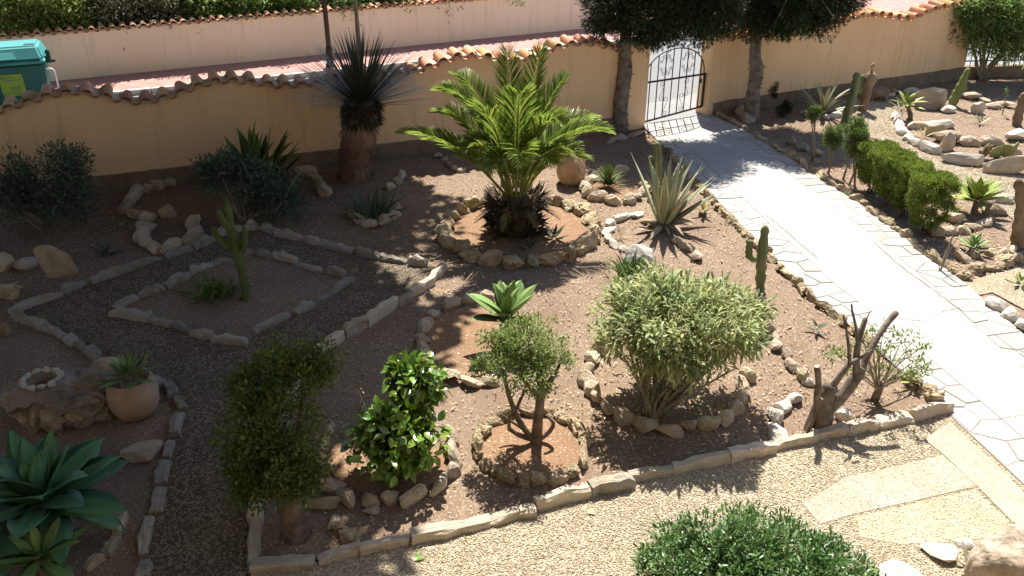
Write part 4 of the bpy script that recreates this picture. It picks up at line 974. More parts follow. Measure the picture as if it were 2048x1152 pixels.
rosette('small_agave', 'thin agave between the rockery rim stones and the brown slab', 'agave', g(1848, 275), [strap_mesh('leaf', .28, .03, .2, .5, .1, 'agave', 7, [MT['lf_margin']])], 8, 75, 20, .03, 0, 19)
rosette('small_agave', 'spindly brown agave in front of the striped agave ring', 'agave', g(1238, 474), [strap_mesh('leaf', .18, .022, .2, .5, .1, 'agave', 7, [MT['lf_dead']])], 9, 75, 20, .03, 0, 20)
rosette('small_agave', 'pale dried rosette between striped agave and path', 'agave', g(1405, 430), [strap_mesh('leaf', .24, .06, .2, .5, .1, 'agave', 7, [MT['lf_margin']])], 9, 85, 25, .03, .05, 21)
rosette('small_agave', 'dry striped agave between the white stones at bottom right', 'agave', g(1938, 1140), [strap_mesh('leaf', .24, .04, .3, .5, .1, 'agave', 8, [MT['lf_agave'], MT['lf_margin']]), strap_mesh('leaf', .2, .035, .5, .5, .1, 'agave', 8, [MT['lf_dead']])], 11, 85, 15, .03, 0, 22)
rosette('small_agave', 'low yellowish agave on gravel at right frame edge', 'agave', g(2040, 570), [strap_mesh('leaf', .2, .05, .3, .5, .1, 'broad', 8, [MT['lf_attenuata_yellow']])], 10, 70, 10, .04, 0, 23)
rosette('small_agave', 'low lime rosette at the foot of the yellow green agave', 'agave', g(1912, 432), [strap_mesh('leaf', .17, .05, .3, .5, .1, 'broad', 8, [MT['lf_attenuata_yellow']])], 10, 60, 10, .05, 0, 24)
# tuft in front of the pale boulder
tp = g(1262, 560); tf = thing('grass_tuft', 'fresh green strappy tuft in front of the pale pitted boulder', 'plant', tp)
rs = np.random.RandomState(5); n = 110; a = rs.uniform(0, 6.28, n); e = rs.uniform(.4, 1.4, n)
d = np.stack([np.cos(a) * np.cos(e), np.sin(a) * np.cos(e), np.sin(e)], 1)
leaves('leaves', d * .04 + np.stack([rs.normal(size=n) * .12, rs.normal(size=n) * .08, a * 0], 1), d, np.cross(np.cross(d, [0, 0, 1.]), d), rs.uniform(.25, .42, n), .07, MT['lf_tuft'], tf, T4, 'stuff')

# ---- woody plants ----------------------------------------------------------
def stems(root, ends, base_r, mat, rng, base=(0, 0, 0), sides=7, name='stem', spread=.06, bend=.25, tipr=.25):
    for e in ends:
        b = Vector(base) + Vector((rng.uniform(-spread, spread), rng.uniform(-spread, spread), -.04)); e = Vector(e)
        m = b.lerp(e, .5) + Vector((rng.uniform(-bend, bend), rng.uniform(-bend, bend), rng.uniform(0, bend))) * (e - b).length * .5
        C = bez(b, m, e, 8); r0 = base_r * rng.uniform(.7, 1.2)
        V, F = tube(C, [r0 * (1 - (1 - tipr) * i / 7) for i in range(8)], sides, True, .1, rng)
        link(name, pymesh(name, V, F, MT[mat], True), root)

# broad oleander bush
op = g(1303, 832); ol = thing('oleander_bush', 'broad pale green oleander bush on many bare stems in a stone ring', 'bush', op)
rs = np.random.RandomState(21); rng = random.Random(21)
oc = at(1360, 640, op.y + .42) - op
P, O = crown(rs, oc, (.90, .80, .36), 185, 58, .16, (.72, 1.02), -.5, 1, .3)
leafy('foliage', rs, P, O, .105, .27, MT['lf_oleander'], ol, T4, .08, 1.3, 'stuff')
ends = [tuple(oc + Vector((rng.uniform(-.72, .75), rng.uniform(-.5, .45), rng.uniform(-.42, -.05)))) for _ in range(34)]
stems(ol, ends, .021, 'twig', rng, spread=.09, bend=.18, tipr=.35)
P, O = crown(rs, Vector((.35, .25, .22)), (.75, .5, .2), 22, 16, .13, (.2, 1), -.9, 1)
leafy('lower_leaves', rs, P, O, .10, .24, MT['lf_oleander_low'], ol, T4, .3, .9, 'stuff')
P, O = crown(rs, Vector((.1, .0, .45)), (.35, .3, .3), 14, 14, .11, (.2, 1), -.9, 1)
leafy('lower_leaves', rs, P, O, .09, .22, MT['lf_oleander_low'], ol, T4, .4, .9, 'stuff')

# pruned little tree
tp = g(1072, 884); tr = thing('pruned_tree', 'little pruned tree with small bright leaves and forked trunk', 'tree', tp)
rs = np.random.RandomState(22); rng = random.Random(22)
tc = at(1052, 712, tp.y + .05) - tp
P, O = crown(rs, tc, (.46, .44, .43), 120, 62, .10, (.5, 1.0), -.75, 1, .3)
P2, O2 = crown(rs, tc + Vector((-.44, 0, -.12)), (.10, .1, .1), 7, 60, .06, (.3, 1)); P3, O3 = crown(rs, tc + Vector((-.30, 0, .16)), (.16, .15, .12), 9, 50, .07, (.3, 1))
P = np.concatenate([P, P2, P3]); O = np.concatenate([O, O2, O3])
leafy('foliage', rs, P, O, .038, .5, MT['lf_small_tree'], tr, T2, .3, 1., 'stuff')
trunk = [(0, 0, -.05), (.01, 0, .2), (.03, 0, .45), (.04, 0, .7), (0.0, 0, .95)]
V, F = tube(poly_through(trunk, 10), [.075, .062, .056, .052, .05, .048, .045, .04, .03, .018], 10, True, .08, rng)
link('trunk', pymesh('trunk', V, F, MT['bark'], True), tr)
for pts, r0 in (([(0, 0, .02), (-.12, 0, .16), (-.22, .03, .36), (-.30, .05, .62), (-.33, .05, .85)], .042), ([(0, 0, .04), (-.16, -.03, .1), (-.30, 0, .22), (-.18, .03, .45), (-.10, .05, .7)], .032), ([(.02, 0, .03), (.12, .02, .1), (.18, .02, .22), (.10, .03, .32)], .034), ([(-.1, 0, .15), (-.25, .08, .2), (-.36, .1, .28)], .022), ([(.03, 0, .5), (.15, .05, .72), (.25, .1, .95)], .03), ([(0, 0, .6), (-.12, -.08, .8), (-.2, -.15, 1.0)], .028), ([(.04, 0, .62), (.12, -.12, .85), (.2, -.2, 1.0)], .026)):
    C = poly_through(pts, 8); V, F = tube(C, [r0 * (1 - .6 * i / 7) for i in range(8)], 7, True, .1, rng); link('branch', pymesh('branch', V, F, MT['bark'], True), tr)

# glossy large-leaved shrub: each leaf its own object
gp = g(800, 955); gl = thing('glossy_shrub', 'shrub of large glossy bright green leaves with dry flower twigs', 'shrub', gp)
rs = np.random.RandomState(23); rng = random.Random(23)
def tmesh(name, T, mat): return npmesh(name, T[0] * np.array([1, .62, 1.4]), T[1], mat, False)
T6v = [(0, 0, 0)]; T6f = []
for i, (x, wv, zz) in enumerate([(.18, .30, .02), (.42, .46, .0), (.68, .38, -.05), (.88, .18, -.13)]): T6v += [(x, wv, zz + .07), (x, 0, zz), (x, -wv, zz + .07)]
T6v.append((1, 0, -.22))
T6f = [(0, 2, 1), (0, 3, 2)]
for i in range(3):
    a = 1 + 3 * i; b = a + 3; T6f += [(a, a + 1, b + 1), (a, b + 1, b), (a + 1, a + 2, b + 2), (a + 1, b + 2, b + 1)]
T6f += [(10, 11, 13), (11, 12, 13)]
gme = npmesh('leaf', np.array(T6v) * np.array([1, .66, 1.]), np.array(T6f), MT['lf_glossy'], True)
T6 = (np.array(T6v), np.array(T6f))
gc1, gc2 = Vector((-.02, .10, .36)), at(830, 765, gp.y + .55) - gp
from mathutils import Quaternion
def glossy(center, rad, n):
    out = 0
    while out < n:
        d = Vector(rs.normal(size=3)).normalized()
        if d.z < -.35 or d.y > .65: continue
        q = center + Vector((d.x * rad[0], d.y * rad[1], d.z * rad[2])) * (.82 + .24 * rs.rand())
        x = (d * .7 + Vector(rs.normal(size=3)) * .5 + Vector((0, -.15, -.15))).normalized(); nn = (d + Vector(rs.normal(size=3)) * .35 + Vector((0, .1, .55))).normalized()
        y = nn.cross(x).normalized(); z = x.cross(y); m = Matrix((x, y, z)).transposed().to_euler()
        s = rs.uniform(.085, .135); link('leaf', gme, gl, q, m, (s, s, s)); out += 1
glossy(gc1, (.45, .38, .37), 195); glossy(gc2, (.28, .26, .30), 100)
P, O = crown(rs, gc1, (.38, .34, .34), 80, 36, .09, (.2, .85), -.8, 1); P2, O2 = crown(rs, gc2, (.25, .24, .28), 46, 34, .08, (.2, .9), -.8, 1)
leafy('inner_foliage', rs, np.concatenate([P, P2]), np.concatenate([O, O2]), .10, .6, MT['lf_glossy_in'], gl, T6, .1, .7, 'stuff')
stems(gl, [tuple(gc1 + Vector((rng.uniform(-.25, .25), rng.uniform(-.2, .2), 0))) for _ in range(8)] + [tuple(gc2 + Vector((rng.uniform(-.15, .15), 0, -.1))) for _ in range(5)], .018, 'bark', rng, (0, .15, 0))
for x, y in ((722, 800), (868, 735), (848, 718), (712, 775), (715, 935), (692, 900)):
    e = at(x, y, gp.y + .4) - gp; c = Vector((e.x * .7, .3, e.z * .6)); V, F = tube(bez(c, c.lerp(e, .6) + Vector((0, 0, .05)), e, 6), [.007, .006, .005, .005, .004, .003], 5); link('dry_twig', pymesh('dry_twig', V, F, MT['twig']), gl)
    P = np.array([tuple(e)] * 14) + rs.normal(size=(14, 3)) * .03; leafy('dry_flowers', rs, P, unit(rs, 14), .03, .5, MT['dead'], gl, T2, .2, 1., 'stuff')

# dark pruned shrub with thick trunk
dp = g(588, 1066); dk = thing('pruned_shrub', 'tall dark pruned shrub on a thick trunk by the shaded walk', 'shrub', dp)
rs = np.random.RandomState(24); rng = random.Random(24)
for (x, y, dy, rad, nc) in ((540, 895, .06, (.50, .42, .50), 110), (565, 750, .5, (.42, .38, .26), 60), (650, 725, .55, (.16, .2, .22), 18), (500, 780, .45, (.2, .25, .2), 22), (495, 945, -.05, (.28, .3, .26), 34), (600, 940, .0, (.2, .28, .22), 24)):
    c = at(x, y, dp.y + dy) - dp
    P, O = crown(rs, c, rad, nc, 70, .105, (.5, 1.0), -.95, 1, .3)
    leafy('foliage', rs, P, O, .042, .5, MT['lf_dark'], dk, T2, .3, 1., 'stuff')
V, F = tube(poly_through([(.02, 0, -.05), (.0, .02, .12), (-.02, .05, .35), (-.1, .1, .65), (-.12, .25, 1.0)], 10), [.16, .125, .115, .11, .105, .10, .09, .07, .05, .03], 12, True, .07, rng)
link('trunk', pymesh('trunk', V, F, MT['bark'], True), dk)
for e in ((-.35, .2, .75), (.1, .25, .8), (-.2, .5, 1.2), (.1, .6, 1.25)):
    V, F = tube(bez((-.03, .05, .35), (e[0] * .5, e[1] * .5, .65), e, 7), [.06, .05, .045, .04, .03, .025, .015], 7, True, .1, rng); link('branch', pymesh('branch', V, F, MT['bark'], True), dk)

# grey-green shrubs in the shade by the wall
def shrub(name, label, base, blobs, leafL, wd, mat, seed, T=T2, stem_n=8, stem_r=.02, stem_mat='twig', per=50, cr=.16, up=.3, group=None, cat='shrub', zmin=-.7, twigs=0):
    p = g(*base) if not isinstance(base, Vector) else base
    root = thing(name, label, cat, p, 0, group); rs = np.random.RandomState(seed); rng = random.Random(seed); cs = []
    Ps = []; Os = []
    for (c, rad, nc) in blobs:
        c = Vector(c); cs.append((c, rad)); P, O = crown(rs, c, rad, nc, per, cr, (.5, 1.), zmin, 1, .3); Ps.append(P); Os.append(O)
    leafy('foliage', rs, np.concatenate(Ps), np.concatenate(Os), leafL, wd, MT[mat], root, T, up, 1., 'stuff')
    ends = []
    for i in range(stem_n):
        c, rad = cs[i % len(cs)]; ends.append(tuple(c + Vector((rng.uniform(-.6, .6) * rad[0], rng.uniform(-.6, .6) * rad[1], rng.uniform(-.4, .3) * rad[2]))))
    stems(root, ends, stem_r, stem_mat, rng, spread=.08)
    for i in range(twigs):                   # bare twigs at the surface
        c, rad = cs[i % len(cs)]; d = Vector(rs.normal(size=3)).normalized(); d.y = -abs(d.y); q = c + Vector((d.x * rad[0], d.y * rad[1], d.z * rad[2])) * .95
        e = q + (d + Vector(rs.normal(size=3)) * .6) * .12; V, F = tube(bez(q - d * .15, q, e, 4), [.006, .005, .004, .003], 4); link('twig', pymesh('twig', V, F, MT['cut_wood']), root)
    return root
b0 = g(92, 455)
shrub('grey_shrub', 'big grey green shrub in shade against the left wall', (92, 455), [(at(60, 395, b0.y + .1) - b0, (.62, .5, .55), 60), (at(135, 340, b0.y + .3) - b0, (.38, .4, .42), 40), (at(20, 365, b0.y + .3) - b0, (.45, .45, .4), 36), (at(140, 410, b0.y) - b0, (.42, .4, .4), 36)], .075, .36, 'lf_greygreen', 31, per=46, cr=.17, twigs=16)
b0 = g(490, 440)
shrub('grey_shrub', 'grey green shrub in shade below the strap leaved plant', (490, 440), [(at(465, 350, b0.y + .2) - b0, (.5, .45, .42), 50), (at(530, 385, b0.y + .1) - b0, (.5, .45, .5), 50), (at(435, 345, b0.y + .2) - b0, (.32, .35, .32), 26), (at(570, 400, b0.y) - b0, (.3, .35, .38), 26)], .075, .36, 'lf_greygreen', 32, per=46, cr=.17, twigs=12)
# strap-leaved plant behind it
sp = g(520, 392); stz = thing('strelitzia', 'strap leaved plant with upright blades against the shaded wall', 'plant', sp); rng = random.Random(33)
sme = [strap_mesh('leaf', 1.0, .21, b_, .5, .03, 'broad', 10, [MT['lf_strelitzia']]) for b_ in (.2, .7, 1.1)]
for x, y, dy in [(445, 255, .1), (470, 290, .3), (523, 235, .1), (505, 262, -.1), (575, 262, .1), (600, 295, .0), (590, 275, .3), (480, 258, .0), (545, 270, .3), (455, 300, -.2), (560, 300, -.2), (535, 295, -.3), (500, 300, -.3), (610, 305, .3), (490, 275, .3), (555, 285, .1), (450, 275, .0), (585, 300, .2), (515, 250, .2), (540, 255, .0), (605, 310, .1), (570, 285, -.1), (462, 268, .2), (532, 268, -.2), (495, 245, .1), (598, 285, -.1)]:
    t = at(x, y, sp.y + dy) - sp; L = t.length; a = math.atan2(t.y, t.x); e = math.atan2(t.z, math.hypot(t.x, t.y)); k = rng.randrange(3)
    link('leaf', sme[k], stz, (math.cos(a) * .05, math.sin(a) * .05, .02), (rng.uniform(-.5, .5), -(e + (.2, .7, 1.1)[k] * .4), a), (L, .85, 1))

# low dark green bush at the bottom
bc = Vector((1.90, 4.70, .42)); bb = Vector((bc.x, bc.y, 0))
shrub('round_bush', 'dense dark green rounded bush at bottom of the gravel path', bb, [((0, 0, .40), (1.02, .80, .50), 560), ((-.35, .15, .36), (.55, .5, .42), 60), ((.45, .0, .33), (.52, .5, .40), 60)], .052, .38, 'lf_bottom', 34, T=T4, per=44, cr=.10, zmin=-.35, stem_n=14, up=.25, cat='bush', twigs=10)

# ---- cut stump with bare limbs
cp = g(1648, 856); ct = thing('cut_stump', 'pollarded grey trunk with bare cut limbs beside the front edging', 'stump', cp); rng = random.Random(41)
def limb(pts, radii, nm='limb', cut=True):
    W = [Vector(p) if isinstance(p, Vector) else at(p[0], p[1], cp.y + p[2]) - cp for p in pts]
    n = len(pts) * 3; C = poly_through([tuple(w_) for w_ in W], n); r_ = [float(np.interp(i / (n - 1) * (len(radii) - 1), range(len(radii)), radii)) for i in range(n)]
    V, F = tube(C, r_, 10, True, .1, rng); o = link(nm, pymesh(nm, V, F, MT['dry_wood'], True), ct)
    if cut:
        t = (C[-1] - C[-2]).normalized(); V, F = tube([C[-1] - t * .004, C[-1] + t * .006], [r_[-1] * .93] * 2, 10); link('cut_face', pymesh('cut_face', V, F, MT['cut_wood']), ct)
limb([Vector((0, 0, -.06)), (1644, 845, 0), (1650, 800, .02), (1662, 770, .05)], [0.1326, 0.1053, 0.0975, 0.0702], 'trunk', False)
limb([(1640, 845, -.02), (1634, 800, -.03), (1637, 765, -.03), (1634, 733, -.03)], [0.0468, 0.0390, 0.0328, 0.0296])
limb([(1652, 820, 0), (1685, 790, .05), (1712, 755, .1), (1725, 735, .12)], [0.0858, 0.0663, 0.0624, 0.0468], 'limb', False)
limb([(1722, 745, .12), (1738, 705, .22), (1765, 660, .36), (1792, 625, .49)], [0.0429, 0.0351, 0.0312, 0.0328])
limb([(1712, 745, .1), (1714, 700, .2), (1722, 665, .28), (1731, 637, .35)], [0.0390, 0.0312, 0.0265, 0.0250])
limb([(1660, 780, .03), (1678, 755, .06), (1700, 728, .1), (1728, 712, .14), (1745, 700, .16)], [0.0390, 0.0328, 0.0265, 0.0156, 0.0094], 'limb', False)
limb([(1699, 725, .1), (1697, 690, .15), (1692, 655, .25), (1687, 630, .3)], [0.0203, 0.0172, 0.0125, 0.0094], 'limb', False)
limb([(1715, 690, .12), (1712, 655, .22), (1705, 625, .3), (1703, 607, .35)], [0.0172, 0.0140, 0.0117, 0.0086], 'limb', False)
limb([(1718, 665, .25), (1728, 645, .3), (1742, 621, .36)], [0.0109, 0.0086, 0.0047], 'limb', False)
V, F = box(-.035, .0, -.05, .05, -.05, .42); link('dark_board', pymesh('dark_board', V, F, MT['bark']), ct, (-.17, -.02, 0), (0, .18, 0))
# sparse shrub behind it
b0 = g(1752, 800)
ss = shrub('sparse_shrub', 'thin sparse shrub with tufts of small leaves behind the cut stump', (1752, 800), [], .05, .4, 'lf_sparse', 35) if False else thing('sparse_shrub', 'thin sparse shrub with tufts of small leaves behind the cut stump', 'shrub', b0)
rng = random.Random(35); rs = np.random.RandomState(35)
tips = [(1745, 662), (1770, 655), (1715, 690), (1790, 668), (1808, 672), (1820, 700), (1835, 672), (1848, 695), (1835, 720), (1852, 732), (1846, 745), (1815, 745), (1800, 720), (1780, 700), (1760, 705), (1735, 720), (1700, 740), (1665, 702), (1660, 718), (1680, 705), (1770, 735), (1790, 750), (1745, 745), (1725, 668), (1828, 740), (1750, 690), (1712, 715)]
Ps = []; ends = []
for x, y in tips:
    e = at(x, y, b0.y + rng.uniform(-.25, .35)) - b0; ends.append(tuple(e)); m = rng.randint(24, 44); Ps.append(np.array(tuple(e)) + rs.normal(size=(m, 3)) * .035)
P = np.concatenate(Ps); leafy('foliage', rs, P, unit(rs, len(P)), .05, .38, MT['lf_sparse'], ss, T4, .4, .8, 'stuff')
stems(ss, ends, .012, 'twig', rng, (0, 0, .2), 5, 'branch', .03, .3)
V, F = tube([(-.02, 0, -.05), (0, 0, .1), (.02, 0, .25)], [.05, .042, .035], 8, True, .1, rng); link('trunk', pymesh('trunk', V, F, MT['dry_wood'], True), ss)
rosette('small_agave', 'yellow rosette beside pitted stones under the sparse shrub', 'agave', g(1822, 772), [strap_mesh('leaf', .16, .04, .4, .5, .1, 'broad', 7, [MT['lf_attenuata_yellow']])], 14, 80, 5, .04, .04, 36)

# ---- cypress trees by the gate
def cypress(label, base, top, cx, crx, czc, crz, seed, blobs=()):
    p = g(*base); root = thing('cypress_tree', label, 'tree', p, 0, 'clipped cypresses flanking the gate'); rs = np.random.RandomState(seed); rng = random.Random(seed)
    t = at(top[0], top[1], p.y) - p
    C = poly_through([(0, 0, -.05), (t.x * .3 - .02, 0, t.z * .3), (t.x * .7 + .03, 0, t.z * .7), (t.x, 0, t.z), (t.x + .1, 0, t.z + 2.4)], 16)
    V, F = tube(C, [.20, .175, .165, .16, .158, .155, .15, .15, .145, .14, .13, .12, .1, .08, .06, .03], 14, True, .1, rng)
    tk = link('trunk', pymesh('trunk', V, F, MT['grey_bark'], True), root)
    for i in range(26):                        # stubs of pruned twigs
        k = rng.randrange(1, 9); a = rng.uniform(0, 6.28); c = C[k].lerp(C[k + 1], rng.random()); d = Vector((math.cos(a), math.sin(a), .2)); V, F = tube([c + d * .13, c + d * rng.uniform(.18, .24)], [.016, .01], 5); link('knot', pymesh('knot', V, F, MT['grey_bark']), tk)
    c = at(cx, 100, p.y) - p; c.z = czc; Ps = []; Os = []
    for (o_, rad, nc) in [((0, 0, 0), (crx, crx * .66, crz), 330)] + list(blobs):
        P, O = crown(rs, c + Vector(o_), rad, nc, 150, .25, (.55, 1.), -1, .8, .2); Ps.append(P); Os.append(O)
    P = np.concatenate(Ps); O = np.concatenate(Os)
    TS = (np.array([(0, .03, 0), (0, -.03, 0), (1, 0, 0), (.15, 0, 0), (.3, .02, 0), (.75, .33, .03), (.25, 0, 0), (.35, -.04, 0), (.72, -.34, .02)], float), np.array([(0, 1, 2), (3, 4, 5), (6, 8, 7)]))
    TS = (np.array([(0, 0, 0), (.5, .16, .03), (1, 0, -.02), (.5, -.16, .03), (.2, .05, 0), (.55, .42, .05), (.8, .45, 0), (.2, -.05, 0), (.55, -.42, .05), (.8, -.45, 0)], float), np.array([(0, 2, 1), (0, 3, 2), (4, 6, 5), (7, 8, 9)]))
    leafy('foliage', rs, P, O, .095, .55, MT['lf_cypress'], root, TS, -.1, .7, 'stuff', .15)
    for i in range(12):
        a = i * 2.4; z0 = t.z + rng.uniform(0, 1.8); e = c + Vector((math.cos(a) * crx * .75, math.sin(a) * crx * .75, rng.uniform(-.6, .5) * crz)); V, F = tube(bez((t.x, 0, z0), (e.x * .5, e.y * .5, z0 + .1), e, 6), [.05, .04, .035, .03, .02, .01], 6); link('branch', pymesh('branch', V, F, MT['grey_bark']), root)
cypress('dark cypress with knotty trunk against the palm side gate pillar', (1240, 262), (1251, 78), 1322, 1.55, 3.0, 1.15, 51, [((-1.25, .0, -.5), (.42, .5, .38), 18), ((.9, .2, -.55), (.7, .7, .45), 40)])
cypress('dark cypress with bushy crown right of the gate', (1505, 238), (1512, 90), 1580, 1.50, 3.0, 1.15, 52, [((-.75, .0, -.5), (.7, .7, .7), 60), ((-1.2, 0, -.1), (.5, .6, .7), 40)])

# ---- the large tree left of the frame whose crown shades the left half of the garden
tt = thing('shade_tree', 'tall spreading tree left of the garden that shades it', 'tree', (-11.6, 15.0, 0)); rs = np.random.RandomState(61); rng = random.Random(61)
def lobe(gx_, gy_, r_, z): 
    return Vector((gx_, gy_, 0)) + SV * (z / SV.z)
LOBES = [(-2.8, 13.5, 1.95, 7.2), (-4.3, 11.6, 2.4, 7.4), (-7.2, 13.4, 2.3, 7.0), (-2.35, 9.0, 1.85, 7.0), (-3.9, 6.9, 2.2, 7.0), (-2.75, 4.7, 1.9, 7.2), (-6.3, 9.2, 2.7, 7.6), (-6.6, 5.6, 2.6, 7.2), (-5.2, 14.6, 1.7, 7.5), (-9.2, 11.0, 2.5, 7.4), (-3.0, 2.6, 2.0, 7.3), (-9.5, 7.5, 2.6, 7.4), (-9.5, 4, 2.6, 7.4), (-6, 2.4, 2.6, 7.5), (-11, 14, 2.4, 7.6), (-12.5, 10, 2.8, 7.6), (-4.8, 9.6, 2.0, 7.9), (-5.2, 12.9, 1.9, 7.9), (-5, 5, 2, 7.8), (-7.5, .5, 2.6, 7.5), (-4.3, .6, 2.2, 7.5), (-10.5, .5, 2.6, 7.6), (-13, 6.5, 2.8, 7.6), (-13.5, 2.5, 2.8, 7.6), (-7.5, 11.2, 2, 8.4), (-8, 7.2, 2.2, 8.4), (-4.2, 7.8, 1.9, 8.2)] + [(x_, y_, 2.6, 8.2 + .5 * (k_ % 2)) for k_, (x_, y_) in enumerate([(-3.6, -2.6), (-7.5, -3), (-11.5, -3), (-15, 0), (-15.5, 5), (-15, 10), (-14, 14)])]  # outermost and rear lobes are added out of view to block sky light
Ps = []; Os = []; fork = Vector((.6, .8, 4.6))
V, F = tube(poly_through([(0, 0, -.1), (.05, .1, 1.5), (.3, .4, 3.2), tuple(fork)], 12), [.5, .42, .38, .36, .35, .34, .33, .32, .31, .30, .28, .26], 14, True, .08, rng); link('trunk', pymesh('trunk', V, F, MT['bark'], True), tt)
for (x, y, r_, z) in LOBES:
    c = lobe(x, y, r_, z); P, O = crown(rs, c, (r_ * .92, r_ * .92, 1.2), int(44 * r_ * r_), 54, .42, (.45, 1.), -1, 1, .5); Ps.append(P); Os.append(O)
    e = c - Vector((-11.6, 15, 0)); V, F = tube(bez(fork, fork.lerp(e, .5) + Vector((0, 0, .8)), e, 9), [.2, .17, .15, .13, .11, .09, .07, .05, .03], 8, True, .06, rng); link('limb', pymesh('limb', V, F, MT['bark'], True), tt)
P = np.concatenate(Ps) - np.array([-11.6, 15, 0]); leafy('foliage', rs, P, np.concatenate(Os), .24, .6, MT['lf_shade'], tt, T2, .0, .6, 'stuff')

# ---- cacti -----------------------------------------------------------------
def cactus(name, label, base, arms, mat, seed, ribs=6, cat='cactus', group=None):
    """arms: list of (points [(px,py,dy)...], radii px) ; first is the stem"""
    p = g(*base); root = thing(name, label, cat, p, 0, group); rng = random.Random(seed); k = ppm(p)
    for i, (pts, rad) in enumerate(arms):
        W = [tuple(at(x, y, p.y + d) - p) for x, y, d in pts]
        if i == 0: W[0] = (W[0][0], W[0][1], -.05)
        n = 5 * len(W); C = poly_through(W, n); r_ = [float(np.interp(j / (n - 1) * (len(rad) - 1), range(len(rad)), rad)) / k * (1 + .13 * math.sin(j * 1.9)) for j in range(n)]
        r_[-1] *= .45; r_[-2] *= .85
        V, F = tube(C, r_, ribs * 2, True, .05, rng, ribs, .3)
        link('stem' if i == 0 else 'arm', pymesh('stem', V, F, MT[mat], True), root)
    return root
cactus('column_cactus', 'ribbed columnar cactus with one side arm on bare soil by the path', (1521, 576), [([(1521, 576, 0), (1522, 540, 0), (1525, 500, 0), (1531, 450, .05)], [8, 10, 10, 9, 7]), ([(1516, 520, 0), (1500, 515, 0), (1498, 498, 0), (1502, 480, 0)], [6, 7, 7, 6])], 'cactus', 1)
cactus('branched_cactus', 'light green branched cactus inside the shaded diamond bed', (494, 600), [([(494, 600, 0), (483, 540, 0), (470, 490, 0), (452, 400, .1)], [10, 11, 13, 11, 8]), ([(478, 510, 0), (488, 490, 0), (490, 455, 0)], [7, 8, 6]), ([(472, 500, 0), (440, 480, 0), (426, 455, 0)], [10, 9, 7]), ([(462, 460, 0), (445, 440, 0), (436, 418, 0)], [10, 10, 6])], 'cactus_dark', 2, 4)
cactus('column_cactus', 'upright green cactus rising behind the striped agave', (1312, 385), [([(1312, 385, 0), (1315, 345, 0), (1316, 310, 0), (1314, 284, 0)], [9, 10, 9, 6]), ([(1314, 350, 0), (1303, 340, 0), (1301, 312, 0)], [5, 6, 5])], 'cactus', 3)
cactus('column_cactus', 'tall dark ridged cactus beside the clipped topiary balls', (1688, 262), [([(1684, 285, 0), (1690, 250, 0), (1700, 210, 0), (1713, 168, .05)], [8, 9, 9, 8]), ([(1706, 190, 0), (1712, 165, 0), (1714, 145, 0)], [7, 8, 6])], 'cactus', 4, 4)
cactus('leaning_cactus', 'pale green cactus leaning right out of the rockery', (1904, 212), [([(1904, 212, 0), (1914, 190, 0), (1926, 165, 0), (1938, 136, 0)], [10, 11, 9, 5]), ([(1922, 172, 0), (1930, 178, 0), (1930, 160, 0)], [6, 5, 4])], 'cactus_pale', 5, 3)
cactus('brown_cactus', 'brown corky cactus trunk at right frame edge beyond the hedge', (2036, 492), [([(2036, 492, 0), (2038, 460, 0), (2044, 410, 0), (2037, 358, 0)], [13, 13, 12, 9])], 'cactus_brown', 6, 5)
cactus('brown_cactus', 'leaning brown trunk at right frame edge in the rockery', (2034, 250), [([(2034, 250, 0), (2040, 220, 0), (2050, 185, 0)], [10, 9, 8])], 'cactus_brown', 7, 5)
cactus('small_cactus', 'little branched cactus in front of the grey rockery slabs', (1965, 318), [([(1965, 320, 0), (1963, 305, 0), (1964, 300, 0)], [5, 5, 4]), ([(1967, 312, 0), (1975, 305, 0), (1977, 292, 0)], [4, 4, 3]), ([(1972, 305, 0), (1980, 298, 0), (1986, 290, 0)], [3, 4, 3])], 'cactus_brown', 8, 4)
# prickly pear
opp = g(2000, 318); oz = thing('prickly_pear', 'low prickly pear with flat pads at the rockery rim', 'cactus', opp)
pad = stone_mesh('pad', 77, 3, .05, 0, MT['opuntia'], .95, True)
for x, y, ry, s_ in ((-.12, 0, .5, .26), (.12, .05, -.6, .27), (.02, .1, .1, .24), (.30, .1, 1.1, .22), (-.28, .08, .9, .2)): link('pad', pad, oz, (x, y, .10 + abs(.1 * ry)), (.4, ry, ry), (s_, .06, s_ * 1.1))
# withered standing cactus like a totem
tz = g(1724, 222); tm = thing('withered_cactus', 'weathered brown withered cactus standing like a totem by the right wall', 'cactus', tz); rng = random.Random(9)
def tmh(y): return (at(1726, y, tz.y) - tz).z
C = poly_through([(0, 0, -.05), (.02, 0, tmh(200)), (.03, 0, tmh(180)), (.06, 0, tmh(160)), (.03, 0, tmh(146))], 16); rr = [.10, .10, .09, .085, .10, .11, .105, .10, .095, .10, .125, .14, .14, .12, .09, .05]
V, F = tube(C, rr, 12, True, .14, rng); link('trunk', pymesh('trunk', V, F, MT['cactus_brown'], True), tm)
V, F = tube(poly_through([(.03, 0, tmh(150)), (.05, 0, tmh(140)), (.05, 0, tmh(130)), (.09, 0, tmh(126))], 8), [.05, .04, .035, .03, .04, .035, .025, .015], 8, True, .2, rng); link('dry_top', pymesh('dry_top', V, F, MT['dead'], True), tm)
V, F = tube(poly_through([(-.10, .02, tmh(190)), (-.16, .02, tmh(170)), (-.10, .02, tmh(150))], 9), [.04, .06, .07, .07, .07, .06, .06, .05, .03], 8, True, .1, rng, 4, .2); link('green_arm', pymesh('green_arm', V, F, MT['cactus'], True), tm)
for i in range(7):
    a = i * .9; c = Vector((.05, 0, tmh(148))); V, F = tube([c, c + Vector((math.cos(a) * .13, math.sin(a) * .13, .02 * (i % 3)))], [.025, .008], 5); link('spur', pymesh('spur', V, F, MT['dead']), tm)
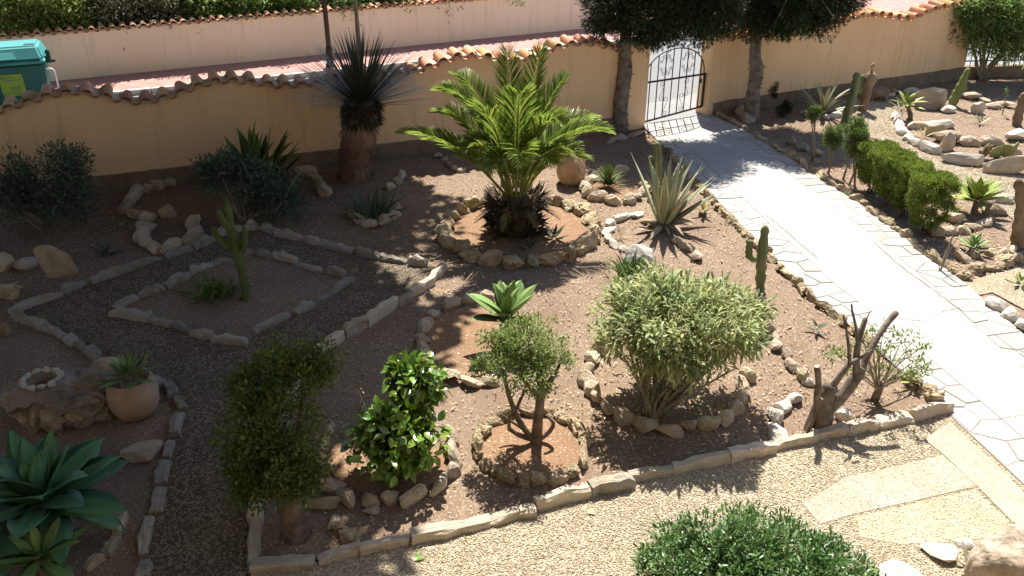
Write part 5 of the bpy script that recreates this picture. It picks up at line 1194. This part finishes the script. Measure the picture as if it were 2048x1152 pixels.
# tortoise figure
tq = g(1753, 200); tz2 = thing('tortoise_figure', 'grey tortoise shaped garden figure by the right wall', 'garden figure', tq)
sh_ = stone_mesh('shell', 60, 3, .06, 0, MT['plinth'], .9, True)
link('shell', sh_, tz2, (0, 0, .19), (0, -.12, .1), (.56, .40, .26))
for x, y in ((-.17, -.12), (.17, -.12), (-.17, .12), (.17, .12)): link('leg', pymesh('leg', *tube([(x * .8, y * .8, .16), (x, y, .05), (x * 1.1, y * 1.1, -.02)], [.05, .045, .05], 8), MT['plinth'], True), tz2)
link('head', stone_mesh('head', 61, 3, .08, 0, MT['plinth'], .9, True), tz2, (.34, -.02, .24), (0, -.3, 0), (.16, .11, .11))
link('neck', pymesh('neck', *tube([(.22, 0, .19), (.29, -.01, .22), (.34, -.02, .24)], [.055, .045, .04], 8), MT['plinth'], True), tz2)

# ---- topiary and clipped hedge
def topiary(label, base, cx, cy, rad, seed, legs, mat='lf_box_dark', n=60, top=None):
    p = g(*base); root = thing('topiary', label, 'topiary', p, 0, 'clipped shrubs beside the path'); rs = np.random.RandomState(seed); rng = random.Random(seed)
    c = at(cx, cy, p.y) - p; k = ppm(p); r_ = [q / k for q in rad]
    P, O = crown(rs, c, (r_[0], r_[0] * .9, r_[1]), n, 70, .07, (.55, .95), -1, 1, .25)
    leafy('foliage', rs, P, O, .038, .4, MT[mat], root, T2, .5, .8, 'stuff')
    for i in range(legs): 
        V, F = tube(bez((rng.uniform(-.06, .06), rng.uniform(-.05, .05), -.04), (rng.uniform(-.05, .05), 0, c.z * .4), (c.x + rng.uniform(-.5, .5) * r_[0], rng.uniform(-.05, .05), c.z - r_[1] * .4), 6), [.02, .017, .015, .013, .012, .01], 6, True, .1, rng); link('stem', pymesh('stem', V, F, MT['twig'], True), root)
topiary('small dark clipped ball on three long thin stems near the cypress', (1626, 322), 1627, 228, (13, 16), 71, 3, n=30)
topiary('clipped tuft on one bent stem left of the cactus column', (1660, 346), 1667, 276, (19, 30), 72, 2, n=60)
topiary('clipped shrub with two stems in the middle of the topiary row', (1690, 358), 1710, 254, (20, 20), 73, 2, n=44)
topiary('clipped ball shrub next to the bright hedge', (1706, 368), 1716, 286, (24, 34), 74, 3, n=80)
topiary('tiny dark seedling conifer in the shade of the right cypress', (1545, 212), 1545, 180, (14, 16), 75, 2, 'lf_cypress', 26)
topiary('dark low clump in shadow at the foot of the right cypress', (1568, 232), 1568, 216, (14, 16), 76, 2, 'lf_cypress', 26)
rng = random.Random(77)
for i, (x, y, cx, cy, rx, rz, lb) in enumerate([(1745, 385, 1752, 330, 40, 38, 'first bright block of the clipped hedge beside the topiary balls'), (1776, 410, 1785, 350, 40, 42, 'second block of the clipped hedge with shadowed side'), (1812, 432, 1818, 372, 38, 44, 'third block of the clipped hedge'), (1852, 468, 1860, 402, 44, 50, 'last largest block of the clipped hedge')]):
    p = g(x, y); hd = thing('clipped_hedge', lb, 'hedge', p, 0, 'clipped shrubs beside the path'); rs = np.random.RandomState(80 + i); k = ppm(p); c = at(cx, cy, p.y + .05) - p
    a, h = rx / k * .84, rz / k; m = 330
    # cone-sided block: clumps over a rounded box, wider at the top
    q = rs.uniform(-1, 1, (m, 3)); ax = rs.randint(0, 5, m)
    for j in range(m):
        if ax[j] in (0, 1): q[j, ax[j]] = np.sign(q[j, ax[j]] + 1e-6) * rs.uniform(.8, 1)
        elif ax[j] in (2, 3): q[j, 2] = rs.uniform(.8, 1)
    wdt = .55 + .45 * ((q[:, 2:3] + 1) / 2) ** .7; cc = np.concatenate([q[:, :2] * a * wdt, q[:, 2:3] * h], 1) * (1 - .12 * (np.abs(q).prod(1, keepdims=True)))
    P = (cc[:, None, :] + unit(rs, m * 80).reshape(m, 80, 3) * (rs.uniform(0, 1, (m, 80, 1)) ** .5) * .075).reshape(-1, 3) + np.array(tuple(c)); O = np.repeat(cc / (np.linalg.norm(cc, axis=1, keepdims=True)), 80, 0); O[:, 2] += .4
    leafy('foliage', rs, P, O, .034, .42, MT['lf_box'], hd, T2, .7, .7, 'stuff')
    stems(hd, [tuple(c + Vector((rng.uniform(-.6, .6) * a, rng.uniform(-.5, .5) * a, rng.uniform(-.3, .2) * h))) for _ in range(9)], .012, 'bark', rng, spread=.08)

# bare twig shrub by the right stones
tw = g(1880, 545); tws = thing('bare_twigs', 'leafless thin twigs growing beside the path right of the hedge', 'twigs', tw); rng = random.Random(5)
for e in ((1930, 420), (1915, 445), (1905, 470), (1870, 500), (1925, 460), (1892, 500)):
    t = at(e[0], e[1], tw.y + rng.uniform(-.1, .2)) - tw; V, F = tube(bez((0, 0, -.03), (t.x * .3, t.y * .4, t.z * .6), t, 7), [.01, .009, .008, .007, .006, .005, .003], 5); link('twig', pymesh('twig', V, F, MT['twig']), tws)
# thin dry stick in the rockery
st_ = g(2005, 228); sk = thing('dry_stick', 'thin dry stick with a green tip in the rockery', 'stick', st_); t = at(2014, 183, st_.y) - st_
link('stick', pymesh('stick', *tube(bez((0, 0, -.03), (t.x * .3, 0, t.z * .5), t, 6), [.014, .012, .011, .01, .009, .007], 6), MT['twig']), sk); leafy('leaves', np.random.RandomState(1), np.array([tuple(t)] * 12), unit(np.random.RandomState(2), 12), .1, .4, MT['lf_attenuata'], sk, T4, .4, .5)

# ---- oleander at far right and small plants
b0 = g(1962, 158)
shrub('oleander_bush', 'tall oleander at the right end of the garden wall', (1962, 158), [(at(1965, 35, b0.y - .1) - b0, (.85, .7, .75), 100), (at(2035, 25, b0.y - .1) - b0, (.9, .8, .85), 100), (at(1920, 30, b0.y - .1) - b0, (.42, .5, .45), 36), (at(2040, 85, b0.y - .1) - b0, (.7, .6, .5), 70), (at(1975, 80, b0.y - .1) - b0, (.5, .5, .35), 30)], .15, .22, 'lf_far_green', 91, T=T4, per=48, cr=.26, stem_n=14, stem_r=.035, cat='bush', zmin=-.8)
b0 = g(430, 590)
lp = thing('low_succulent', 'low grassy succulent left of the branched cactus', 'plant', b0); rs = np.random.RandomState(92); n = 150; a = rs.uniform(0, 6.28, n); e = rs.uniform(.2, 1.3, n); d = np.stack([np.cos(a) * np.cos(e), np.sin(a) * np.cos(e), np.sin(e)], 1)
leaves('leaves', np.stack([rs.normal(size=n) * .18, rs.normal(size=n) * .14, a * 0], 1), d, np.cross(np.cross(d, [0, 0, 1.]), d), rs.uniform(.14, .32, n), .1, MT['lf_strelitzia'], lp, T4, 'stuff')

# ---- shrubs behind the street wall
def far_shrub(label, px, top, wpx, mat, seed, L=.16, wd=.24, dy=1.0, hz=1.9, nc=110):
    s, _ = plane_hit(px, 60, FA, fdir); p = FA + fdir * s + fn * dy; p.z = .14; k = ppm(p); w_ = wpx / k / 2; dy = 1.05; p = FA + fdir * s + fn * dy; p.z = .14
    shrub('street_shrub', label, p, [((0, 0, hz * .55), (w_, .55, hz * .5), nc), ((-w_ * .4, -.15, hz * .62), (w_ * .5, .62, hz * .42), nc // 3), ((w_ * .4, -.15, hz * .62), (w_ * .5, .62, hz * .42), nc // 3)], L, wd, mat, seed, T=T4, per=40, cr=.32, stem_n=8, stem_r=.04, group='shrubs behind the street wall', zmin=-.8)
for i, (px, wpx, mat, hz, dy, lb) in enumerate([(-50, 190, 'lf_far_yellow', 2.7, .9, 'yellow green street shrub cut by left frame edge behind the bin'), (55, 170, 'lf_far_yellow', 2.6, .8, 'bright yellow green street shrub above the bin lid'), (130, 130, 'lf_far_yellow', 2.3, .8, 'bright street shrub hanging over the wall right of the bin'), (225, 150, 'lf_far_grey', 2.3, 1.0, 'grey brown wispy street shrub left of centre'), (315, 140, 'lf_far_grey', 2.2, 1.0, 'dry grey street shrub with bare twigs'), (400, 140, 'lf_far_green', 2.2, .8, 'green street shrub right of the dry grey one'), (490, 140, 'lf_far_green', 2.1, .8, 'green street shrub left of the lamp post'), (590, 150, 'lf_far_green', 2.1, .8, 'green street shrub just left of yucca flower stalk'), (690, 150, 'lf_far_green', 2.0, .7, 'green street shrub behind yucca flower stalk'), (790, 150, 'lf_far_green', 2.0, .7, 'green street shrub right of yucca flower stalk'), (890, 150, 'lf_far_green', 1.9, .7, 'last green street shrub at top of the frame'), (1000, 160, 'lf_far_green', 1.9, .8, 'street shrub at top frame edge above the palm')]):
    far_shrub(lb, px, 0, wpx, mat, 100 + i, hz=hz, dy=dy)

# ---- street lamp post
lpst = KA + kdir * plane_hit(668, 140, KA, kdir)[0] + kn * .35; lpst.z = .12
lm = thing('street_lamp', 'slim dark lamp post on the far pavement behind the yucca', 'street lamp', lpst)
link('base', pymesh('base', *lathe([(.0, .0), (.13, 0), (.13, .05), (.10, .1), (.09, .5), (.07, .55)], 14), MT['lamp_iron'], True), lm)
link('pole', pymesh('pole', *tube([(0, 0, .5), (0, 0, 2), (0, 0, 3.9)], [.068, .06, .052], 12), MT['lamp_iron'], True), lm)
link('lantern', pymesh('lantern', *lathe([(.05, 3.85), (.11, 3.95), (.19, 4.35), (.22, 4.4), (.05, 4.6), (.0, 4.65)], 8), MT['lamp_iron']), lm)

# ---- green rubbish container in the street
bpos = g(112, 222); bang = math.atan2(wdir.y, wdir.x) + R(1)
bn = thing('rubbish_container', 'green rubbish container with turquoise lid and yellow sticker in the street', 'container', (bpos.x, bpos.y, 0), bang)
def tb(x0, x1, y0, y1, z0, X0, X1, Y0, Y1, z1): return [(x0, y0, z0), (x1, y0, z0), (x0, y1, z0), (x1, y1, z0), (X0, Y0, z1), (X1, Y0, z1), (X0, Y1, z1), (X1, Y1, z1)], box(0, 1, 0, 1, 0, 1)[1]
BW = 1.75; hb_ = 1.12
link('body', beveled(*tb(-BW + .12, -.10, .06, .95, .22, -BW, .0, -.06, 1.05, hb_), .05, 3, MT['bin_body'], 'body', False), bn)
link('skirt', beveled(*box(-BW + .10, -.08, .05, .96, .10, .20), .02, 2, MT['bin_dark'], 'skirt'), bn)
link('base_rim', beveled(*box(-BW + .09, -.07, .03, .98, .203, .225), .008, 1, MT['white_metal'], 'base_rim'), bn)
link('rim', beveled(*box(-BW - .03, .03, -.09, 1.08, hb_ + .002, hb_ + .07), .02, 2, MT['bin_lid'], 'rim'), bn)
lid = link('lid', beveled(*tb(-BW - .02, .02, -.08, 1.06, hb_ + .075, -BW + .05, -.08, .16, 1.02, hb_ + .36), .05, 3, MT['bin_lid'], 'lid'), bn)
def slope_y(z): return -.08 + (.16 + .08) * (z - hb_ - .075) / .285
V, F = tb(-1.25, -.52, slope_y(hb_ + .13) - .045, slope_y(hb_ + .13) + .05, hb_ + .12, -1.20, -.57, slope_y(hb_ + .30) - .025, slope_y(hb_ + .30) + .06, hb_ + .27)
link('flap', beveled(V, F, .015, 2, MT['bin_lid'], 'flap'), lid)
link('slot', beveled(*box(-.36, -.14, .28, .42, hb_ + .355, hb_ + .372), .01, 1, MT['bin_dark'], 'slot'), lid)
link('hinge_bracket', beveled(*box(.035, .12, .30, .52, hb_ - .08, hb_ + .22), .02, 2, MT['bin_dark'], 'hinge_bracket'), bn)
link('pivot', pymesh('pivot', *tube([(.0, .41, hb_ - .05), (.20, .41, hb_ - .05)], [.035, .035], 10), MT['rubber'], True), bn)
link('handle', pymesh('handle', *tube(poly_through([(.02, .02, hb_ - .16), (.10, -.02, hb_ - .14), (.17, -.02, hb_ - .22), (.17, .02, hb_ - .55), (.16, .04, .40), (.10, .06, .27), (-.10, .05, .235)], 26), [.022] * 26, 8), MT['white_metal'], True), bn)
for x in (-BW + .3, -.3):
    for y in (.18, .85): link('wheel', pymesh('wheel', *tube([(x - .03, y, .09), (x + .03, y, .09)], [.09, .09], 14), MT['rubber']), bn)
tilt = math.atan2(.12, .9)
def face(x, z): return Vector((x, .06 - .12 * (z - .22) / .9, z))
def quad(name, x0, x1, z0, z1, o_, mat, parent):
    P = [face(x0, z0), face(x1, z0), face(x1, z1), face(x0, z1)]; V = [p + Vector((0, -o_, 0)) for p in P] + [p + Vector((0, -o_ + .006, 0)) for p in P]
    return link(name, pymesh(name, V, [(0, 1, 2, 3), (4, 7, 6, 5), (0, 4, 5, 1), (1, 5, 6, 2), (2, 6, 7, 3), (3, 7, 4, 0)], mat), parent)
stk = quad('sticker', -.98, -.50, .42, .92, .012, MT['sticker'], bn)
for x0_, x1_, z0_, z1_ in ((-.93, -.86, .82, .88), (-.84, -.66, .845, .865), (-.56, -.53, .84, .87), (-.90, -.55, .775, .80), (-.80, -.60, .62, .632), (-.82, -.57, .59, .602), (-.78, -.62, .555, .567), (-.86, -.56, .50, .512), (-.72, -.53, .455, .467), (-.95, -.92, .44, .47)):
    quad('print', x0_, x1_, z0_, z1_, .017, MT['print'], stk)

# ---- pot with aloe
ptp = g(268, 838); pt = thing('terracotta_pot', 'big rounded terracotta pot in the shade', 'pot', (ptp.x, ptp.y + .1, 0), 0)
link('bowl', pymesh('bowl', *lathe([(0, 0), (.15, 0), (.20, .03), (.25, .14), (.265, .26), (.245, .37), (.215, .43), (.225, .46), (.20, .465), (.185, .43), (.17, .40)], 36), MT['terracotta'], True), pt)
link('soil', pymesh('soil', *lathe([(0, .42), (.10, .425), (.18, .41)], 20), MT['soil'], True), pt)
rosette('aloe', 'fleshy green aloe spilling over the terracotta pot', 'aloe', (ptp.x, ptp.y + .1, .41), [strap_mesh('leaf', .27, .075, b_, .5, .12, 'agave', 8, [MT['lf_attenuata']]) for b_ in (.3, .7, .1)], 26, 75, 14, .12, .05, 44, stem_r=.03)

# ---- rock well with white pebble ring
rw = g(100, 862); wl = thing('rock_well', 'rugged rock mound topped by a dark hole ringed with white pebbles', 'rock', (rw.x, rw.y + .35, 0))
hc = at(83, 757, rw.y + .26) - Vector((rw.x, rw.y + .35, 0))
bm = bmesh.new(); bmesh.ops.create_icosphere(bm, subdivisions=6, radius=.5)
for v in bm.verts:
    p = v.co.copy(); f = 1 + .40 * noise.noise(p * 2.6 + Vector((1, 9, 4))) + .22 * noise.noise(p * 6) - .16 * abs(noise.noise(p * 11)) + .05 * noise.noise(p * 24)
    q = Vector((p.x * f * 1.08, p.y * f * .78, max(-.05, p.z * f * .62 + .15)))
    d = math.hypot(q.x - hc.x, (q.y - hc.y))
    if p.z > 0 and d < .34:                   # flat seat for the pebbles and the hole inside them
        t = min(1., max(0., (.34 - d) / .14)); q.z = q.z * (1 - t) + (hc.z - .035) * t
        if d < .13: q.z = hc.z - .035 - .22 * min(1, (.13 - d) / .03)
    v.co = q
link('rock', bmmesh('rock', bm, MT['dark_tufa'], False), wl)
for i in range(11):
    a = 6.283 * i / 11; link('pebble', LUMP['white_stone'][i % 9], wl, (hc.x + math.cos(a) * .18, hc.y + math.sin(a) * .18, hc.z), (0, 0, a + 1.57), (.105, .075, .07))
for i, (x, y, s_) in enumerate(((-.30, -.2, .3), (.28, -.18, .34), (.05, -.32, .3), (-.42, .1, .3), (.42, .08, .28), (-.12, -.28, .22))): link('rock', LUMP['tufa'][i % 8], wl, (x, y, .12), (i, i * 2, i), (s_, s_, s_ * .9))

# ---- railing at the far right end
fe = WR1 + rdir * (rlen - (WR1 - WR0).length + .05) + rn * .05
rl = thing('iron_railing', 'iron railing on a low wall at right frame edge behind the oleander', 'railing', fe, math.atan2(rdir.y, rdir.x) - .35)
link('low_wall', pymesh('low_wall', *box(0, 4, 0, .2, -.1, .28), MT['plinth']), rl)
for z in (.42, 1.5): link('rail', pymesh('rail', *bar((0, .1, z), (4, .1, z), .03, .03), MT['iron']), rl)
for i in range(26): link('bar', pymesh('bar', *bar((.08 + i * .155, .1, .28), (.08 + i * .155, .1, 1.55), .014, .014), MT['iron']), rl)

# railing across the street at the top right
fr_ = FA + fdir * 18.2; r2 = thing('iron_railing', 'dark railing across the street above the right wall', 'railing', (fr_.x, fr_.y, .12), math.atan2(fdir.y, fdir.x))
link('low_wall', pymesh('low_wall', *box(0, 9, 0, .2, -.05, .35), MT['plaster_far']), r2)
for z in (.5, 1.35): link('rail', pymesh('rail', *bar((0, .1, z), (9, .1, z), .03, .03), MT['iron']), r2)
for i in range(60): link('bar', pymesh('bar', *bar((.06 + i * .15, .1, .35), (.06 + i * .15, .1, 1.4), .014, .014), MT['iron']), r2)

# ---- loose stuff: gravel stones, wood chips, fallen leaves
OCT = (np.array([(-.5, 0, 0), (.5, .1, 0), (0, -.42, .05), (.05, .42, 0), (0, 0, .36), (.05, 0, -.3)], float), np.array([(0, 2, 4), (2, 1, 4), (1, 3, 4), (3, 0, 4), (2, 0, 5), (1, 2, 5), (3, 1, 5), (0, 3, 5)]))
def strew(name, label, cat, P, n, size, mat, seed, z, T=OCT, flat=False, keep=None, wd=.9):
    rs = np.random.RandomState(seed); xs = [p[0] for p in P]; ys = [p[1] for p in P]; out = []
    x = rs.uniform(min(xs), max(xs), n * 3); y = rs.uniform(min(ys), max(ys), n * 3)
    # denser near the viewer, where single stones can be seen
    m = in_poly(x, y, P)
    if keep is not None: m &= keep(x, y)
    x, y = x[m][:n], y[m][:n]; k = len(x); a = rs.uniform(0, 6.28, k)
    X = np.stack([np.cos(a), np.sin(a), rs.normal(size=k) * (.08 if flat else .3)], 1); N = rs.normal(size=(k, 3)) * (.15 if flat else .5); N[:, 2] += 1
    o = leaves(name, np.stack([x, y, np.full(k, z)], 1), X, N, rs.uniform(.5, 1.5, k) * size, wd, MT[mat], None, T, 'stuff'); tag(o, label, cat)
    return o
strew('gravel_stones', 'loose beige gravel stones of the front path', 'gravel', [g(283, 1180)] + fp + [PLn.at(PLn.L[7])[0], PLn.at(PLn.L[9])[0], Vector((4.5, 3.6, 0)), Vector((-4, 3.6, 0))], 42000, .016, 'pebble', 1, .012)
strew('gravel_stones', 'loose grey gravel stones with shade in their colour on the shaded diamond walk', 'gravel', walk_poly, 16000, .017, 'pebble_grey_shade', 2, .009)
strew('gravel_stones', 'loose pale gravel stones of the walk round the rockery', 'gravel', [g(*p) for p in rp], 9000, .02, 'pebble', 3, .008)
bedP = [g(*p) for p in [(900, 545), (750, 650), (655, 705), (560, 900), (515, 1130)]] + fp + [PLn.at(PLn.L[k])[0] for k in (6, 5, 4, 3, 2, 1, 0)] + [Vector((2.2, 17.7, 0)), Vector((-2.6, 15.9, 0)), g(720, 480), g(850, 535)]
TCH = (np.array([(0, -.5, 0), (1, -.4, .01), (1, .45, 0), (0, .5, .015)], float), np.array([(0, 1, 2), (0, 2, 3)]))
strew('soil_litter', 'pale chips and bits of dry leaf strewn over the sunny bed', 'litter', bedP, 4500, .026, 'chips', 4, .006, TCH, True, wd=.4)
strew('soil_clods', 'crumbs of brown earth in the sunny bed', 'soil', bedP, 3000, .022, 'soil', 5, .0)
leftP = [g(*p) for p in [(0, 420), (200, 395), (700, 330), (720, 480), (520, 455), (20, 620)]]
strew('soil_litter', 'dry bits strewn over the shaded soil behind the diamond', 'litter', leftP, 2500, .03, 'chips', 6, .004, TCH, True, wd=.4)
rightP = PRp[:6][::-1] + [Vector((5.8, 19.5, 0)), Vector((11.5, 22.2, 0)), Vector((13, 20, 0)), Vector((9.5, 11, 0))]
strew('soil_litter', 'pale chips strewn over the right hand beds', 'litter', rightP, 7000, .03, 'chips', 7, .004, TCH, True, wd=.5)
olP = [g(1180, 880), g(1180, 700), g(1240, 640), g(1500, 640), g(1620, 760), g(1560, 890), g(1350, 930)]
strew('leaf_litter', 'pale dry leaves fallen around the oleander bush', 'leaf litter', olP, 230, .065, 'dead', 8, .012, T4, True, wd=.26)
strew('leaf_litter', 'dry leaves fallen on soil and gravel around the glossy shrub and stump', 'leaf litter', bedP, 260, .07, 'dead', 9, .012, T4, True, wd=.35)
lf = tag(link('fallen_leaf', gme.copy(), None, g(828, 1122, .015), (0, .1, .8), (.16, .16, .16)), 'green fallen leaf lying on the gravel below the edging', 'leaf'); 
dl = gme.copy(); dl.materials.clear(); dl.materials.append(MT['lf_dead']); tag(link('fallen_leaf', dl, None, g(1172, 1026, .015), (0, .1, .3), (.15, .15, .15)), 'dry curled leaf lying on the gravel by the edging', 'leaf')

# ---- unseen house behind the viewer, added for bounced light and blocked sky (the photograph is taken from its balcony)
hs = thing('house', 'unseen ochre house behind the viewer whose balcony overlooks the garden, added for its bounced light', 'house', (0, -1.3, 0))
def facade(x0, x1, z0, z1, holes):
    xs = sorted({x0, x1, *[h[0] for h in holes], *[h[1] for h in holes]}); zs = sorted({z0, z1, *[h[2] for h in holes], *[h[3] for h in holes]}); bs = []
    for a, b in zip(xs, xs[1:]):
        for c, d in zip(zs, zs[1:]):
            if not any(h[0] <= a and b <= h[1] and h[2] <= c and d <= h[3] for h in holes): bs.append(box(a, b, -.3, 0, c, d))
    return merge(*bs)
WH = [(x, x + 1.1, z + .9, z + 2.2) for z in (.2, 3.3, 6.4) for x in (-14.5, -10.5, -6.5, 3.5, 7.5)] + [(-1.6, 1.2, 3.9, 6.1)]
link('wall', pymesh('wall', *facade(-17, 11, -.1, 9.4, WH), MT['house_paint']), hs)
link('side_wall', pymesh('side_wall', *box(-17, -16.7, -8, -.3, -.1, 9.4), MT['house_paint']), hs)
link('side_wall', pymesh('side_wall', *box(10.7, 11, -8, -.3, -.1, 9.4), MT['house_paint']), hs)
link('roof', pymesh('roof', *box(-17.4, 11.4, -8.4, .35, 9.402, 9.6), MT['tile']), hs)
for (a, b, c, d) in WH:
    wn_ = link('window', pymesh('window', *merge(box(a, a + .06, -.2, -.14, c, d), box(b - .06, b, -.2, -.14, c, d), box(a + .06, b - .06, -.2, -.14, c, c + .06), box(a + .06, b - .06, -.2, -.14, d - .06, d)), MT['white_metal']), hs)
    link('pane', pymesh('pane', *box(a + .06, b - .06, -.18, -.16, c + .06, d - .06), MT['glass']), wn_)
link('balcony', pymesh('balcony', *box(-2.2, 1.8, .002, 1.5, 3.68, 3.86), MT['house_paint']), hs)
